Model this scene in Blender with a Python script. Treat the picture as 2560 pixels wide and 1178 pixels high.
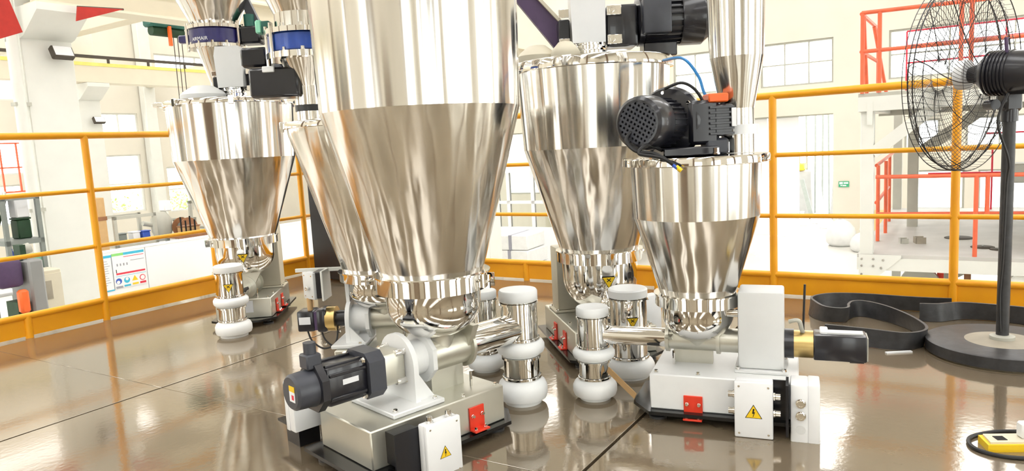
import bpy, bmesh, math, random
from mathutils import Vector, Matrix
random.seed(11)
sc = bpy.context.scene
COL = sc.collection
for o in list(bpy.data.objects): bpy.data.objects.remove(o)

# ------------------------------------------------------------------ camera
cam_d = bpy.data.cameras.new('camera'); cam = bpy.data.objects.new('camera', cam_d); COL.objects.link(cam)
cam_d.sensor_width = 36.0; cam_d.lens = 36.0*1784/2560; cam_d.clip_start = 0.05; cam_d.clip_end = 300
cam.matrix_world = Matrix(((0.9986, 0.0538, 0.0, 0.0), (-0.0067, 0.1243, -0.9922, 0.0), (-0.0534, 0.9908, 0.1245, 0.96), (0, 0, 0, 1)))
sc.camera = cam
# ------------------------------------------------------------------ sky, exposure
w = bpy.data.worlds.new('sky'); sc.world = w; w.use_nodes = True
nt = w.node_tree; bg = nt.nodes['Background']
bg.inputs[0].default_value = (1.0, 0.992, 0.975, 1); bg.inputs[1].default_value = 3.2
vs = sc.view_settings
vs.view_transform = 'Standard'; vs.look = 'None'; vs.gamma = 1.0; vs.use_curve_mapping = False
vs.exposure = 1.02
sc.cycles.max_bounces = 8; sc.cycles.diffuse_bounces = 4; sc.cycles.glossy_bounces = 5
sc.cycles.transparent_max_bounces = 12; sc.cycles.sample_clamp_indirect = 6.0
sc.cycles.caustics_reflective = False; sc.cycles.caustics_refractive = False

# ------------------------------------------------------------------ materials
def lin(c): return tuple(((v/255)/12.92 if v/255 <= .04045 else ((v/255+.055)/1.055)**2.4) for v in c)
MATS = {}
def mat(name, rgb, rough=.5, metal=0., var=.06, scale=14, bump=0., spec=None, stretch=None, aniso=0., rvar=.0, coat=0., ior=None, detail=5):
    m = bpy.data.materials.new(name); m.use_nodes = True; n = m.node_tree; b = n.nodes['Principled BSDF']
    c = lin(rgb); L = n.links.new
    tc = n.nodes.new('ShaderNodeTexCoord'); mp = n.nodes.new('ShaderNodeMapping')
    if stretch: mp.inputs['Scale'].default_value = stretch
    L(tc.outputs['Object'], mp.inputs[0])
    nz = n.nodes.new('ShaderNodeTexNoise'); nz.inputs['Scale'].default_value = scale; nz.inputs['Detail'].default_value = detail
    L(mp.outputs[0], nz.inputs['Vector'])
    cr = n.nodes.new('ShaderNodeValToRGB'); L(nz.outputs[0], cr.inputs[0])
    cr.color_ramp.elements[0].position = .3; cr.color_ramp.elements[1].position = .7
    cr.color_ramp.elements[0].color = tuple(v*(1-var) for v in c)+(1,)
    cr.color_ramp.elements[1].color = tuple(min(1, v*(1+var)) for v in c)+(1,)
    L(cr.outputs[0], b.inputs['Base Color'])
    b.inputs['Roughness'].default_value = rough; b.inputs['Metallic'].default_value = metal
    if ior: b.inputs['IOR'].default_value = ior
    if coat: b.inputs['Coat Weight'].default_value = coat; b.inputs['Coat Roughness'].default_value = .08
    if rvar:
        mr = n.nodes.new('ShaderNodeMapRange'); L(nz.outputs[0], mr.inputs[0])
        mr.inputs[1].default_value = .3; mr.inputs[2].default_value = .7
        mr.inputs[3].default_value = max(.02, rough-rvar); mr.inputs[4].default_value = rough+rvar
        L(mr.outputs[0], b.inputs['Roughness'])
    if aniso:
        b.inputs['Anisotropic'].default_value = aniso; b.inputs['Anisotropic Rotation'].default_value = .25
        tg = n.nodes.new('ShaderNodeTangent'); tg.direction_type = 'RADIAL'; tg.axis = 'Z'
        L(tg.outputs[0], b.inputs['Tangent'])
    if bump:
        bp = n.nodes.new('ShaderNodeBump'); bp.inputs['Strength'].default_value = bump; bp.inputs['Distance'].default_value = .01
        L(nz.outputs[0], bp.inputs['Height']); L(bp.outputs[0], b.inputs['Normal'])
    MATS[name] = m; return m
mat('brushed_steel', (220, 217, 211), .15, 1., .16, 1.0, .6, stretch=(13, 13, .08), aniso=.6, rvar=.05, detail=1.5)
mat('polished_steel', (232, 230, 226), .05, 1., .03, 6)
mat('satin_steel', (206, 204, 192), .34, .75, .04, 9, .04, rvar=.06)
mat('white_paint', (236, 237, 236), .35, 0, .02, 20, .03)
mat('grey_plastic', (216, 217, 216), .45, 0, .02, 16)
mat('white_plastic', (240, 241, 242), .32, 0, .015, 16)
mat('silicone', (250, 252, 252), .38, 0, .02, 10)
mat('black_paint', (22, 22, 28), .28, 0, .15, 18)
mat('black_plate', (26, 26, 28), .18, .2, .15, 12)
mat('motor_black', (24, 24, 32), .30, .0, .15, 22, coat=.3)
mat('motor_grey', (62, 64, 72), .40, 0, .1, 22)
mat('rubber', (52, 52, 54), .42, 0, .3, 25, .15)
mat('brass', (205, 178, 118), .28, .9, .06, 18)
mat('rail_yellow', (255, 172, 26), .38, 0, .08, 6, .03)
mat('rail_orange', (228, 104, 68), .45, 0, .1, 8)
mat('red_paint', (230, 62, 38), .40, 0, .08, 20)
mat('cloth_red', (176, 44, 34), .8, 0, .1, 12, .2)
mat('orange_paint', (240, 104, 36), .40, 0, .06, 20)
mat('purple_paint', (78, 58, 92), .45, 0, .1, 20)
mat('valve_blue', (24, 72, 168), .30, 0, .15, 20, coat=.3)
mat('valve_navy', (34, 30, 96), .30, 0, .2, 20, coat=.3)
mat('hose_blue', (40, 140, 215), .35, 0, .04, 20)
mat('beam_cream', (220, 211, 190), .6, 0, .03, 3)
mat('steel_white', (222, 222, 215), .5, 0, .03, 4)
mat('steel_grey', (180, 179, 168), .5, 0, .05, 5)
mat('wall_cream', (219, 213, 199), .8, 0, .035, 1.2)
mat('wall_yellow', (226, 200, 140), .8, 0, .05, 2)
mat('panel_white', (240, 240, 241), .4, 0, .01, 4)
mat('ground', (214, 212, 206), .35, 0, .05, 1.0, rvar=.08)
mat('mezz', (192, 189, 184), .5, 0, .12, 2.0)
mat('rail_band_yellow', (236, 218, 120), .5, 0, .08, 5)
mat('dark_rail', (70, 62, 52), .6, 0, .1, 8)
mat('green_paint', (30, 92, 80), .5, 0, .15, 12)
mat('green_dark', (26, 60, 34), .6, 0, .2, 12)
mat('mint', (150, 222, 190), .5, 0, .05, 10)
mat('sign_green', (60, 168, 120), .5, 0, .04, 20)
mat('sticker_yellow', (246, 204, 34), .45, 0, .03, 30)
mat('ink_black', (20, 18, 17), .85, 0, .05, 30)
mat('ink_blue', (58, 92, 190), .5, 0, .05, 30)
mat('ink_cyan', (60, 180, 214), .5, 0, .05, 30)
mat('ink_green', (140, 214, 120), .5, 0, .05, 30)
mat('ink_red', (222, 52, 74), .5, 0, .05, 30)
mat('ink_grey', (150, 150, 160), .6, 0, .05, 30)
mat('paper', (236, 237, 240), .6, 0, .01, 30)
mat('cardboard', (196, 160, 112), .8, 0, .06, 10)
mat('cable_black', (20, 20, 22), .45, 0, .1, 30)
mat('grey_machine', (140, 141, 140), .5, 0, .06, 6)
mat('beige_machine', (214, 206, 184), .5, 0, .04, 5)
mat('rack_grey', (128, 134, 130), .5, .2, .08, 8)
mat('brown_wood', (142, 96, 62), .6, 0, .15, 8)
mat('leaf', (150, 190, 90), .6, 0, .25, 2)
mat('sack', (228, 228, 226), .7, 0, .04, 8, .4)
mat('concrete_base', (158, 150, 134), .65, 0, .12, 9, .1)
mat('door_dark', (110, 88, 66), .6, 0, .1, 3)
mat('roof_sheet', (204, 198, 186), .6, 0, .04, 1.5)

# the platform plates: worn dark coating, glossy
m = mat('floor_plate', (116, 103, 85), .08, 0, .18, 1.6, ior=3.2, rvar=.03)
n = m.node_tree; b = n.nodes['Principled BSDF']; b.inputs['Specular Tint'].default_value = (1, .93, .82, 1)
nz2 = n.nodes.new('ShaderNodeTexNoise'); nz2.inputs['Scale'].default_value = 42; nz2.inputs['Detail'].default_value = 8
bp = n.nodes.new('ShaderNodeBump'); bp.inputs['Strength'].default_value = .05; bp.inputs['Distance'].default_value = .004
tc = n.nodes.new('ShaderNodeTexCoord'); n.links.new(tc.outputs['Object'], nz2.inputs['Vector'])
n.links.new(nz2.outputs[0], bp.inputs['Height']); n.links.new(bp.outputs[0], b.inputs['Normal'])
# window glass: clear pane with a weak reflection
m = bpy.data.materials.new('glass'); m.use_nodes = True; n = m.node_tree; n.nodes.clear()
out = n.nodes.new('ShaderNodeOutputMaterial'); tr = n.nodes.new('ShaderNodeBsdfTransparent'); gl = n.nodes.new('ShaderNodeBsdfGlossy')
gl.inputs['Roughness'].default_value = .03; tr.inputs[0].default_value = (.95, .97, .96, 1)
fr = n.nodes.new('ShaderNodeFresnel'); mx = n.nodes.new('ShaderNodeMixShader'); fr.inputs[0].default_value = 1.35
n.links.new(fr.outputs[0], mx.inputs[0]); n.links.new(tr.outputs[0], mx.inputs[1]); n.links.new(gl.outputs[0], mx.inputs[2]); n.links.new(mx.outputs[0], out.inputs[0])
MATS['glass'] = m

# ------------------------------------------------------------------ mesh helpers
def zto(p, d):
    d = Vector(d).normalized(); q = Vector((0, 0, 1)).rotation_difference(d)
    return Matrix.Translation(Vector(p)) @ q.to_matrix().to_4x4()
def rotz(a, p=(0, 0, 0)): return Matrix.Translation(Vector(p)) @ Matrix.Rotation(math.radians(a), 4, 'Z')
def face_mat(p, nrm, roll=0):
    """local X right, Y up, Z outwards for something stuck on a face with horizontal normal nrm"""
    z = Vector(nrm).normalized(); up = Vector((0, 0, 1)); x = up.cross(z).normalized(); y = z.cross(x)
    M = Matrix((x, y, z)).transposed().to_4x4()
    return Matrix.Translation(Vector(p)) @ M @ Matrix.Rotation(math.radians(roll), 4, 'Z')
class MB:
    def __init__(s): s.v = []; s.f = []; s.mi = []; s.k = 0
    def add(s, vs_, fs, M=None):
        o = len(s.v)
        s.v += [tuple(M @ Vector(p)) if M is not None else tuple(p) for p in vs_]
        s.f += [tuple(i+o for i in f) for f in fs]; s.mi += [s.k]*len(fs); return s
    def mat(s, k): s.k = k; return s
    def box(s, x0, x1, y0, y1, z0, z1, M=None, b=0, seg=1):
        bm = bmesh.new(); bmesh.ops.create_cube(bm, size=1)
        for v in bm.verts: v.co = (x0+(v.co.x+.5)*(x1-x0), y0+(v.co.y+.5)*(y1-y0), z0+(v.co.z+.5)*(z1-z0))
        if b: bmesh.ops.bevel(bm, geom=bm.edges[:], offset=b, segments=seg, affect='EDGES', profile=.5)
        bm.verts.index_update()
        s.add([v.co[:] for v in bm.verts], [[v.index for v in f.verts] for f in bm.faces], M); bm.free(); return s
    def lathe(s, prof, M=None, n=40, closed=False):
        vs_ = []; fs = []; m_ = len(prof)
        for r, z in prof:
            for i in range(n):
                a = 2*math.pi*i/n; vs_.append((r*math.cos(a), r*math.sin(a), z))
        for j in range(m_ if closed else m_-1):
            k = (j+1) % m_
            for i in range(n):
                i2 = (i+1) % n; fs.append((j*n+i, j*n+i2, k*n+i2, k*n+i))
        if not closed:
            if prof[0][0] > 1e-5: fs.append(tuple(range(n))[::-1])
            if prof[-1][0] > 1e-5: fs.append(tuple(range((m_-1)*n, m_*n)))
        return s.add(vs_, fs, M)
    def cyl(s, p0, p1, r, r1=None, n=20):
        p0 = Vector(p0); p1 = Vector(p1); d = p1-p0
        return s.lathe([(r, 0), (r if r1 is None else r1, d.length)], zto(p0, d), n)
    def prism(s, poly, h0, h1, M=None):
        k = len(poly)
        return s.add([(x, y, h0) for x, y in poly]+[(x, y, h1) for x, y in poly],
                     [tuple(range(k))[::-1], tuple(range(k, 2*k))]+[(i, (i+1) % k, k+(i+1) % k, k+i) for i in range(k)], M)
    def tube(s, pts, r, n=8, close=False):
        P = [Vector(p) for p in pts]; vs_ = []; fs = []; N = len(P); u = None
        for i, p in enumerate(P):
            t = (P[(i+1) % N]-P[i-1]) if close else (P[min(i+1, N-1)]-P[max(i-1, 0)])
            t.normalize()
            if u is None: u = t.orthogonal().normalized()
            u = (u-t*u.dot(t)); u = u.normalized() if u.length > 1e-6 else t.orthogonal().normalized()
            v = t.cross(u)
            for k in range(n):
                a = 2*math.pi*k/n; vs_.append(tuple(p+u*(r*math.cos(a))+v*(r*math.sin(a))))
        for i in range(N if close else N-1):
            j = (i+1) % N
            for k in range(n): k2 = (k+1) % n; fs.append((i*n+k, i*n+k2, j*n+k2, j*n+k))
        if not close: fs += [tuple(range(n))[::-1], tuple(range((N-1)*n, N*n))]
        return s.add(vs_, fs)
    def mesh(s, name, mats, ang=38):
        me = bpy.data.meshes.new(name); me.from_pydata(s.v, [], s.f)
        mats = mats if isinstance(mats, (list, tuple)) else [mats]
        for q in mats: me.materials.append(MATS[q])
        me.polygons.foreach_set('material_index', s.mi)
        bm = bmesh.new(); bm.from_mesh(me); bmesh.ops.recalc_face_normals(bm, faces=bm.faces[:]); bm.to_mesh(me); bm.free()
        me.polygons.foreach_set('use_smooth', [True]*len(me.polygons)); me.set_sharp_from_angle(angle=math.radians(ang)); me.update()
        return me
    def build(s, name, mats, parent=None, ang=38, loc=None, rz=None):
        o = bpy.data.objects.new(name, s.mesh(name, mats, ang)); COL.objects.link(o); o.parent = parent
        if loc: o.location = loc
        if rz is not None: o.rotation_euler.z = rz
        return o
def tag(o, label, cat, group=None):
    o['label'] = label; o['category'] = cat
    if group: o['group'] = group
    return o
def struct(o, label=None):
    o['kind'] = 'structure'
    if label: o['label'] = label
    return o
def root(name, label, cat, loc=(0, 0, 0), th=0, group=None):
    o = bpy.data.objects.new(name, None); COL.objects.link(o); o.location = loc; o.rotation_euler.z = math.radians(th)
    o.empty_display_size = .1
    return tag(o, label, cat, group) if label else o
BOLT = {}
def bolt(parent, p, d, r=.006, h=.006):
    k = (r, h)
    if k not in BOLT: BOLT[k] = MB().lathe([(r*1.25, 0), (r*1.25, h*.25), (r, h*.3), (r, h), (0, h)], n=6).mesh('bolt', 'polished_steel')
    o = bpy.data.objects.new('bolt', BOLT[k]); COL.objects.link(o); o.parent = parent
    q = Vector((0, 0, 1)).rotation_difference(Vector(d).normalized()); o.rotation_mode = 'QUATERNION'; o.rotation_quaternion = q; o.location = p
    return o
def ring_poly(hw, h0, hc, n=14):
    """upright plate outline: straight sides up to hc, round on top (x across, y up)"""
    return [(hw, h0)]+[(hw*math.cos(math.pi*i/n), hc+hw*math.sin(math.pi*i/n)) for i in range(n+1)]+[(-hw, h0)]
def ngon(r, n=8, ph=0.): return [(r*math.cos(2*math.pi*i/n+ph), r*math.sin(2*math.pi*i/n+ph)) for i in range(n)]
def spline(pts, k=8):
    P = [Vector(p) for p in pts]; out_ = []
    for i in range(len(P)-1):
        a, b_, c, d = P[max(i-1, 0)], P[i], P[i+1], P[min(i+2, len(P)-1)]
        for j in range(k):
            t = j/k; out_.append(.5*((2*b_)+(c-a)*t+(2*a-5*b_+4*c-d)*t*t+(3*b_-3*c+d-a)*t**3))
    return out_+[P[-1]]
YZX = Matrix(((0, 0, 1, 0), (1, 0, 0, 0), (0, 1, 0, 0), (0, 0, 0, 1)))   # poly (x,y)->(Y,Z), height -> X
XZY = Matrix(((1, 0, 0, 0), (0, 0, -1, 0), (0, 1, 0, 0), (0, 0, 0, 1)))  # poly (x,y)->(X,Z), height -> -Y

# ------------------------------------------------------------------ hall frame: x along the hall (a), y to the left (q)
HA = 57.94
def hall(a, q, z=0): 
    c, s_ = math.cos(math.radians(HA)), math.sin(math.radians(HA)); return (a*c-q*s_, a*s_+q*c, z)
def hb(mb, name, mats, parent=None, ang=38):           # built in hall coordinates
    return mb.build(name, mats, parent, ang, rz=None if parent else math.radians(HA))
def hroot(name, label, cat, a, q, z=0, th=0, group=None): return root(name, label, cat, hall(a, q, z), HA+th, group)

GZ = -2.2      # level of the hall floor; the platform is 0
A0, A1, Q0, Q1, CZ = -10., 22.2, -8., 24., 7.4

# ================================================================== THE SETTING
def wall(name, along, pos, th, u0, u1, z0, z1, holes, m_):
    mb = MB(); zs = sorted({z0, z1, *[h[2] for h in holes], *[h[3] for h in holes]}); us = sorted({u0, u1, *[h[0] for h in holes], *[h[1] for h in holes]})
    for za, zb in zip(zs, zs[1:]):
        run = None
        for ua, ub in list(zip(us, us[1:]))+[(None, None)]:
            solid = ua is not None and not any(h[0] <= ua+1e-6 and h[1] >= ub-1e-6 and h[2] <= za+1e-6 and h[3] >= zb-1e-6 for h in holes)
            if solid: run = (run[0] if run else ua, ub)
            elif run:
                if along == 'a': mb.box(run[0], run[1], pos, pos+th, za, zb)
                else: mb.box(pos, pos+th, run[0], run[1], za, zb)
                run = None
    return struct(hb(mb, name, m_))
WN = [0]
def window(along, pos, th, h, nu, nz, fr=.05, m_='steel_white', fat=.05):
    WN[0] += 1; ua, ub, za, zb = h
    r = root(f'window_{WN[0]}', None, None, (0, 0, 0), HA); struct(r)
    def bx(mb, u0, u1, z0, z1, d0, d1):
        if along == 'a': mb.box(u0, u1, pos+th*d0, pos+th*d1, z0, z1)
        else: mb.box(pos+th*d0, pos+th*d1, u0, u1, z0, z1)
    mb = MB()
    bx(mb, ua, ua+fr, za, zb, .2, .8); bx(mb, ub-fr, ub, za, zb, .2, .8); bx(mb, ua+fr, ub-fr, za, za+fr, .2, .8); bx(mb, ua+fr, ub-fr, zb-fr, zb, .2, .8)
    mb.build('window_frame', m_, r)
    for i in range(1, nu):
        mb = MB(); u = ua+(ub-ua)*i/nu; bx(mb, u-fat/2, u+fat/2, za+fr, zb-fr, .3, .7); mb.build('mullion', m_, r)
    for i in range(1, nz):
        mb = MB(); z = za+(zb-za)*i/nz; bx(mb, ua+fr, ub-fr, z-fat/2, z+fat/2, .32, .68); mb.build('transom', m_, r)
    for i in range(nu):
        for j in range(nz):
            mb = MB(); bx(mb, ua+(ub-ua)*i/nu, ua+(ub-ua)*(i+1)/nu, za+(zb-za)*j/nz, za+(zb-za)*(j+1)/nz, .48, .52); mb.build('pane', 'glass', r)
    return r

# hall floor
struct(hb(MB().box(A0-.3, A1+30, Q0-.3, Q1+.3, GZ-.2, GZ), 'ground', 'ground'))
# left wall
HL = [(9.0, 10.9, 3.1, 3.75), (9.0, 10.8, .9, 2.0), (9.0, 10.6, -.6, .6), (13.15, 14.45, 2.06, 2.76), (13.2, 14.4, -.6, 1.36), (15.3, 16.2, -.75, .86), (15.3, 18.6, 4.2, 4.85), (16.9, 18.2, 2.0, 2.8), (16.9, 18.1, -.6, 1.3),
      (4.6, 7.4, 2.0, 3.4), (4.6, 7.4, -.6, 1.2), (-.5, 2.8, 2.0, 3.4), (-.5, 2.8, -.6, 1.2), (-6.2, -2.8, 2., 3.4), (-6.2, -2.8, -.6, 1.2), (11.2, 12.4, 2.06, 2.76)]
wall('wall_left', 'a', Q1, .25, A0, A1+.25, GZ, CZ, HL, 'wall_cream')
for h in HL: window('a', Q1, .25, h, 2 if h[1]-h[0] > 1.25 else 1, 2 if h[3]-h[2] > 1.2 else 1)
# end wall
HE = [(2.98, 4.95, 2.25, 3.5), (5.6, 7.6, 2.25, 3.5), (9., 11.5, 2.25, 3.5), (13., 15.5, 2.25, 3.5), (17, 19.5, 2.25, 3.5), (2.98, 6.6, GZ, 1.4), (-2.6, 1.6, 2.2, 3.5), (.38, 1.2, .3, 1.08), (-7, -3.2, 2.2, 3.5),
      (-.2, 1.0, -1.35, -.28), (-2.6, -.5, -1.35, -.3), (-2.4, -.2, .3, 1.08), (-7, -3.2, -1.35, 1.08), (9., 14., -.8, 1.4)]
wall('wall_back', 'q', A1, .25, Q0, Q1, GZ, CZ, HE, 'wall_cream')
for h in HE:
    if h[2] > GZ: window('q', A1, .25, h, 3 if h[1]-h[0] > 1.5 else 1, 2 if h[3]-h[2] > 1.1 else 1, m_='steel_grey', fat=.035)
# lower band of the end wall behind the steel deck is painted yellow
struct(hb(MB().box(A1-.03, A1-.002, Q0, 2.2, GZ, -1.36), 'trim_1', 'wall_yellow'))
# door leaf slid open across the big doorway
r = root('door_1', None, None, (0, 0, 0), HA); struct(r)
for i in range(3): MB().box(A1+.30, A1+.36, 3.95+i*.9, 4.83+i*.9, GZ+.02, 1.36, b=.01).build('door_panel', 'panel_white', r)
MB().box(A1+.28, A1+.38, 2.9, 6.8, 1.36, 1.48).build('door_track', 'steel_grey', r)
# right wall and wall behind the camera
HR = [(-7.5, -3.5, -.6, 3.4), (-1.5, 2.5, -.6, 3.4), (4.5, 8.5, -.6, 3.4), (10.5, 14.5, -.6, 3.4), (16.5, 20.5, -.6, 3.4)]
wall('wall_right', 'a', Q0-.25, .25, A0, A1+.25, GZ, CZ, HR, 'wall_cream')
for h in HR: window('a', Q0-.25, .25, h, 3, 2)
HF = [(-6, -3.2, -.6, 3.4), (-1.2, 1.2, -2.2, 2.2), (3.5, 6.5, -.6, 3.4), (9, 12, -.6, 3.4), (14.5, 17.5, -.6, 3.4), (19.5, 22.5, -.6, 3.4)]
wall('wall_front', 'q', A0-.25, .25, Q0, Q1, GZ, CZ, HF, 'wall_cream')
for h in HF:
    if h[2] > GZ: window('q', A0-.25, .25, h, 3, 2)
r = root('door_2', None, None, (0, 0, 0), HA); struct(r)
for s in (-1, 1): MB().box(A0-.16, A0-.08, min(0, s*1.2), max(0, s*1.2), GZ+.01, 2.2, b=.01).build('door_panel', 'door_dark', r)
# roof: sheet bands with roof lights between
mb = MB(); q = Q0-.25
while q < Q1:
    mb.box(A0-.25, A1+.25, q, min(q+2.7, Q1+.25), CZ, CZ+.15); q += 4.0
for a in (A0-.25, -2, 6, 14, A1-.1): mb.box(a, a+.35, Q0-.25, Q1+.25, CZ-.3, CZ)
struct(hb(mb, 'ceiling', 'roof_sheet'))

# ------------------------------------------------------------------ platform floor of 2 m plates
fl = struct(hb(MB().box(-1.6, 4.40, -2.1, 4.66, -.16, -.03), 'floor', 'ink_black'))
qs = [4.66, 2.913, .913, -1.087, -2.1]
for i in range(4):
    cuts = [-1.6, -.28, 1.72, 4.40] if i == 0 or i == 1 else [-1.6, .6, 4.40]
    for k in range(len(cuts)-1):
        g = .003 if k else 0
        MB().box(cuts[k]+g*.4, cuts[k+1]-.0012, qs[i+1]+.006, qs[i]-.006, -.03, 0, b=.0008).build('floor_plate', 'floor_plate', fl)

# ------------------------------------------------------------------ guard railings
def railing(label, along, pos, u0, u1, posts, stubs, joins):
    r = root('guard_railing', label, 'railing', (0, 0, 0), HA)
    P = (lambda u, z, d=0: (u, pos+d, z)) if along == 'a' else (lambda u, z, d=0: (pos+d, u, z))
    for z, rad in ((1.165, .021), (.826, .0135), (.474, .0135)):
        MB().cyl(P(u0, z), P(u1, z), rad, n=16).build('rail', 'rail_yellow', r)
    MB().cyl(P(u0, .128), P(u1, .128), .019, n=16).build('rail', 'rail_yellow', r)
    mb = MB()
    if along == 'a': mb.box(u0, u1, pos-.004, pos+.004, .012, .118)
    else: mb.box(pos-.004, pos+.004, u0, u1, .012, .118)
    mb.build('toe_board', 'rail_yellow', r)
    for u in posts: MB().cyl(P(u, 0), P(u, 1.165), .0215, n=18).build('post', 'rail_yellow', r)
    for u in stubs: MB().cyl(P(u, 0), P(u, .128), .0215, n=18).build('stub_post', 'rail_yellow', r)
    for u in posts:
        for z, rad in ((.826, .018), (.474, .018)): MB().cyl(P(u-.02, z), P(u+.02, z), rad, n=14).build('weld_sleeve', 'rail_yellow', r)
    return r
railing('yellow tube guard railing with toe board along the left side of the platform', 'a', 4.58, -1.5, 4.32, (-1.4, .2, 2.40, 3.22, 4.08), (1.95,), 0)
railing('yellow tube guard railing with toe board behind the small feeder and the fan', 'q', 4.32, -2.0, 4.58, (-1.95, -.9, -.0, .9, 1.78), (2.6, 1.62), 0)

# ------------------------------------------------------------------ steel columns and crane girders of the hall, plus dark columns added for reflections
def column(label, a, q, wa, wq, z1, corbel=None, pipe=None, lamp=None, group=None, m_='steel_white'):
    r = hroot('steel_column', label, 'column', a, q, GZ, 0, group)
    t = .03
    MB().box(-wa/2, wa/2, -wq/2, wq/2, 0, z1-GZ, b=.01).build('shaft', m_, r)
    MB().box(-wa/2-.08, wa/2+.08, -wq/2-.08, wq/2+.08, 0, .04).build('base_plate', 'steel_white', r)
    if corbel is not None:
        z = corbel-GZ
        MB().prism([(wa/2, z-.55), (wa/2+.1, z-.5), (wa/2+.42, z-.12), (wa/2+.42, z), (-wa/2-.42, z), (-wa/2-.42, z-.12), (-wa/2-.1, z-.5), (-wa/2, z-.55)], 0, 0, XZY) if False else MB().prism([(-wq/2, z-.34), (-wq/2-.08, z-.32), (-wq/2-.45, z-.08), (-wq/2-.45, z), (wq/2+.0, z), (wq/2, z-.34)], -wa/2, wa/2, YZX).build('corbel', 'steel_white', r)
    if pipe: 
        MB().cyl((-wa/2-.09, -wq/2-.02, 0), (-wa/2-.09, -wq/2-.02, z1-GZ), .055, n=16).build('conduit', 'steel_white', r)
        for z in (1.2, 2.7, 3.9): MB().box(-wa/2-.16, -wa/2+.01, -wq/2-.05, -wq/2+.05, z, z+.04).build('pipe_clip', 'steel_grey', r)
    if lamp:
        f = root('flood_light', lamp, 'lamp', hall(a+.08, q-wq/2-.135, 2.30 if wa > .5 else 1.98), HA)
        MB().box(-.12, .12, -.05, .03, -.075, .075, Matrix.Rotation(math.radians(-28), 4, 'X'), b=.012).build('lamp_body', 'dark_rail', f)
        MB().box(-.10, .10, -.056, -.051, -.06, .06, Matrix.Rotation(math.radians(-28), 4, 'X')).build('lamp_glass', 'paper', f)
        MB().box(-.02, .02, .0, .125, .02, .045).build('lamp_bracket', 'dark_rail', f)
    return r
column('broad white steel column with conduit beside the left railing, nearest of the columns', 4.42, 9.15, .56, .36, CZ-.3, 2.795, True, 'floodlight fixed high on the nearest white column')
column('white steel column left of the glazed office, seen between the two big hoppers', 13.3, 8.95, .5, .36, CZ-.3, 2.795, False)
column('white steel column right behind the left yellow post, carrying the crane beam', 8.55, 16.1, .46, .36, CZ-.3, 2.755, False, 'small floodlight on the farther white column')
column('slim white wall column between the far left windows', 14.78, 23.8, .4, .3, CZ-.3)
column('slim white wall column at the left edge near the barred windows', 11.02, 23.8, .3, .3, CZ-.3)
column('slim white wall column far left behind the big hopper', 18.85, 23.8, .4, .3, CZ-.3)
for a, q in ((-5., 6.), (-4.5, 2.2), (-5.5, -1.5), (-3., -4.8), (1.2, -5.2), (5.2, -5.6), (-1.5, 7.5)):  # added out of view, only to give the steel hoppers dark reflections
    column('unseen dark brown column added behind the camera for the steel hoppers to reflect', a, q, .32, .32, CZ-.3, group='dark reflection columns added behind the camera', m_='door_dark')
# girders
g = hroot('crane_girder', 'cream crane girder across the upper left corner on the near column', 'girder', 0, 8.75, 2.80)
MB().box(4.2, 21.8, -.17, .17, .0, .03).build('flange', 'beam_cream', g); MB().box(4.2, 21.8, -.17, .17, .37, .40).build('flange', 'beam_cream', g); MB().box(4.2, 21.8, -.015, .015, .03, .37).build('web', 'beam_cream', g)
g = hroot('crane_girder', 'long cream crane runway beam with yellow band and dark rail, far left', 'girder', 0, 15.68, 2.76)
MB().box(-9.5, 21.8, -.2, .2, .0, .03).build('flange', 'beam_cream', g); MB().box(-9.5, 21.8, -.2, -.17, .03, .34).build('web', 'beam_cream', g)
MB().box(-9.5, 21.8, -.21, .2, .34, .41).build('yellow_band', 'rail_band_yellow', g); MB().box(-9.5, 21.8, -.22, -.16, .50, .56).build('crane_rail', 'dark_rail', g)
for i in range(26): MB().box(-2+i*.9, -1.96+i*.9, -.22, -.18, .41, .50).build('rail_clip', 'dark_rail', g)
# cross beams to wall
for a, lb in ((7.95, 'cream cross beam carrying the green hoist from the runway beam to the left wall'), (14.8, 'cream cross beam farther back below the hoist')):
    g = hroot('cross_beam', lb, 'beam', a, 0, 3.62); MB().box(-.15, .15, 9.4, 23.9, 0, .42, b=.01).build('beam', 'beam_cream', g)
# hoist and its ropes
h = hroot('crane_hoist', 'green crane hoist hanging high at left with thin ropes', 'hoist', 7.95, 12, 3.36)
MB().box(-.36, .36, -.14, .14, .0, .16, b=.03).build('trolley', 'green_paint', h); MB().cyl((-.3, 0, -.06), (.3, 0, -.06), .09).build('drum', 'green_dark', h)
MB().box(-.05, .0, -.15, -.1, -.32, .02).build('limit_arm', 'orange_paint', h)
for dx in (.12, .2, .28): MB().cyl((dx, 0, -.06), (dx-.02, 0, -2.4), .008, n=6).build('rope', 'dark_rail', h)
MB().box(.04, .32, -.1, .1, -2.62, -2.4, b=.03).build('hook_block', 'orange_paint', h)
[MB().box(x-.03, x+.03, -.03, .03, .15, .262).build('hanger', 'dark_rail', h) for x in (-.1, .1)]
# red cloths
for pts, lb in (([(4.47, 2.60), (4.50, 2.76), (5.03, 2.80), (4.75, 2.70)], 'red cloth hanging under the girder right of the near column'), ([(3.60, 2.30), (3.70, 2.78), (3.80, 2.78), (3.90, 2.42)], 'red cloth hanging left of the near column at the frame edge')):
    c = hroot('red_cloth', lb, 'cloth', 0, 8.38, 0); mb = MB(); k = 10; 
    mb.prism([(x, z) for x, z in pts], -.012, .012, XZY); mb.build('cloth', 'cloth_red', c)
    MB().cyl((pts[1][0], 0, pts[1][1]), (pts[2][0], 0, pts[2][1]), .012, n=8).build('cloth_rod', 'dark_rail', c)

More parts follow.
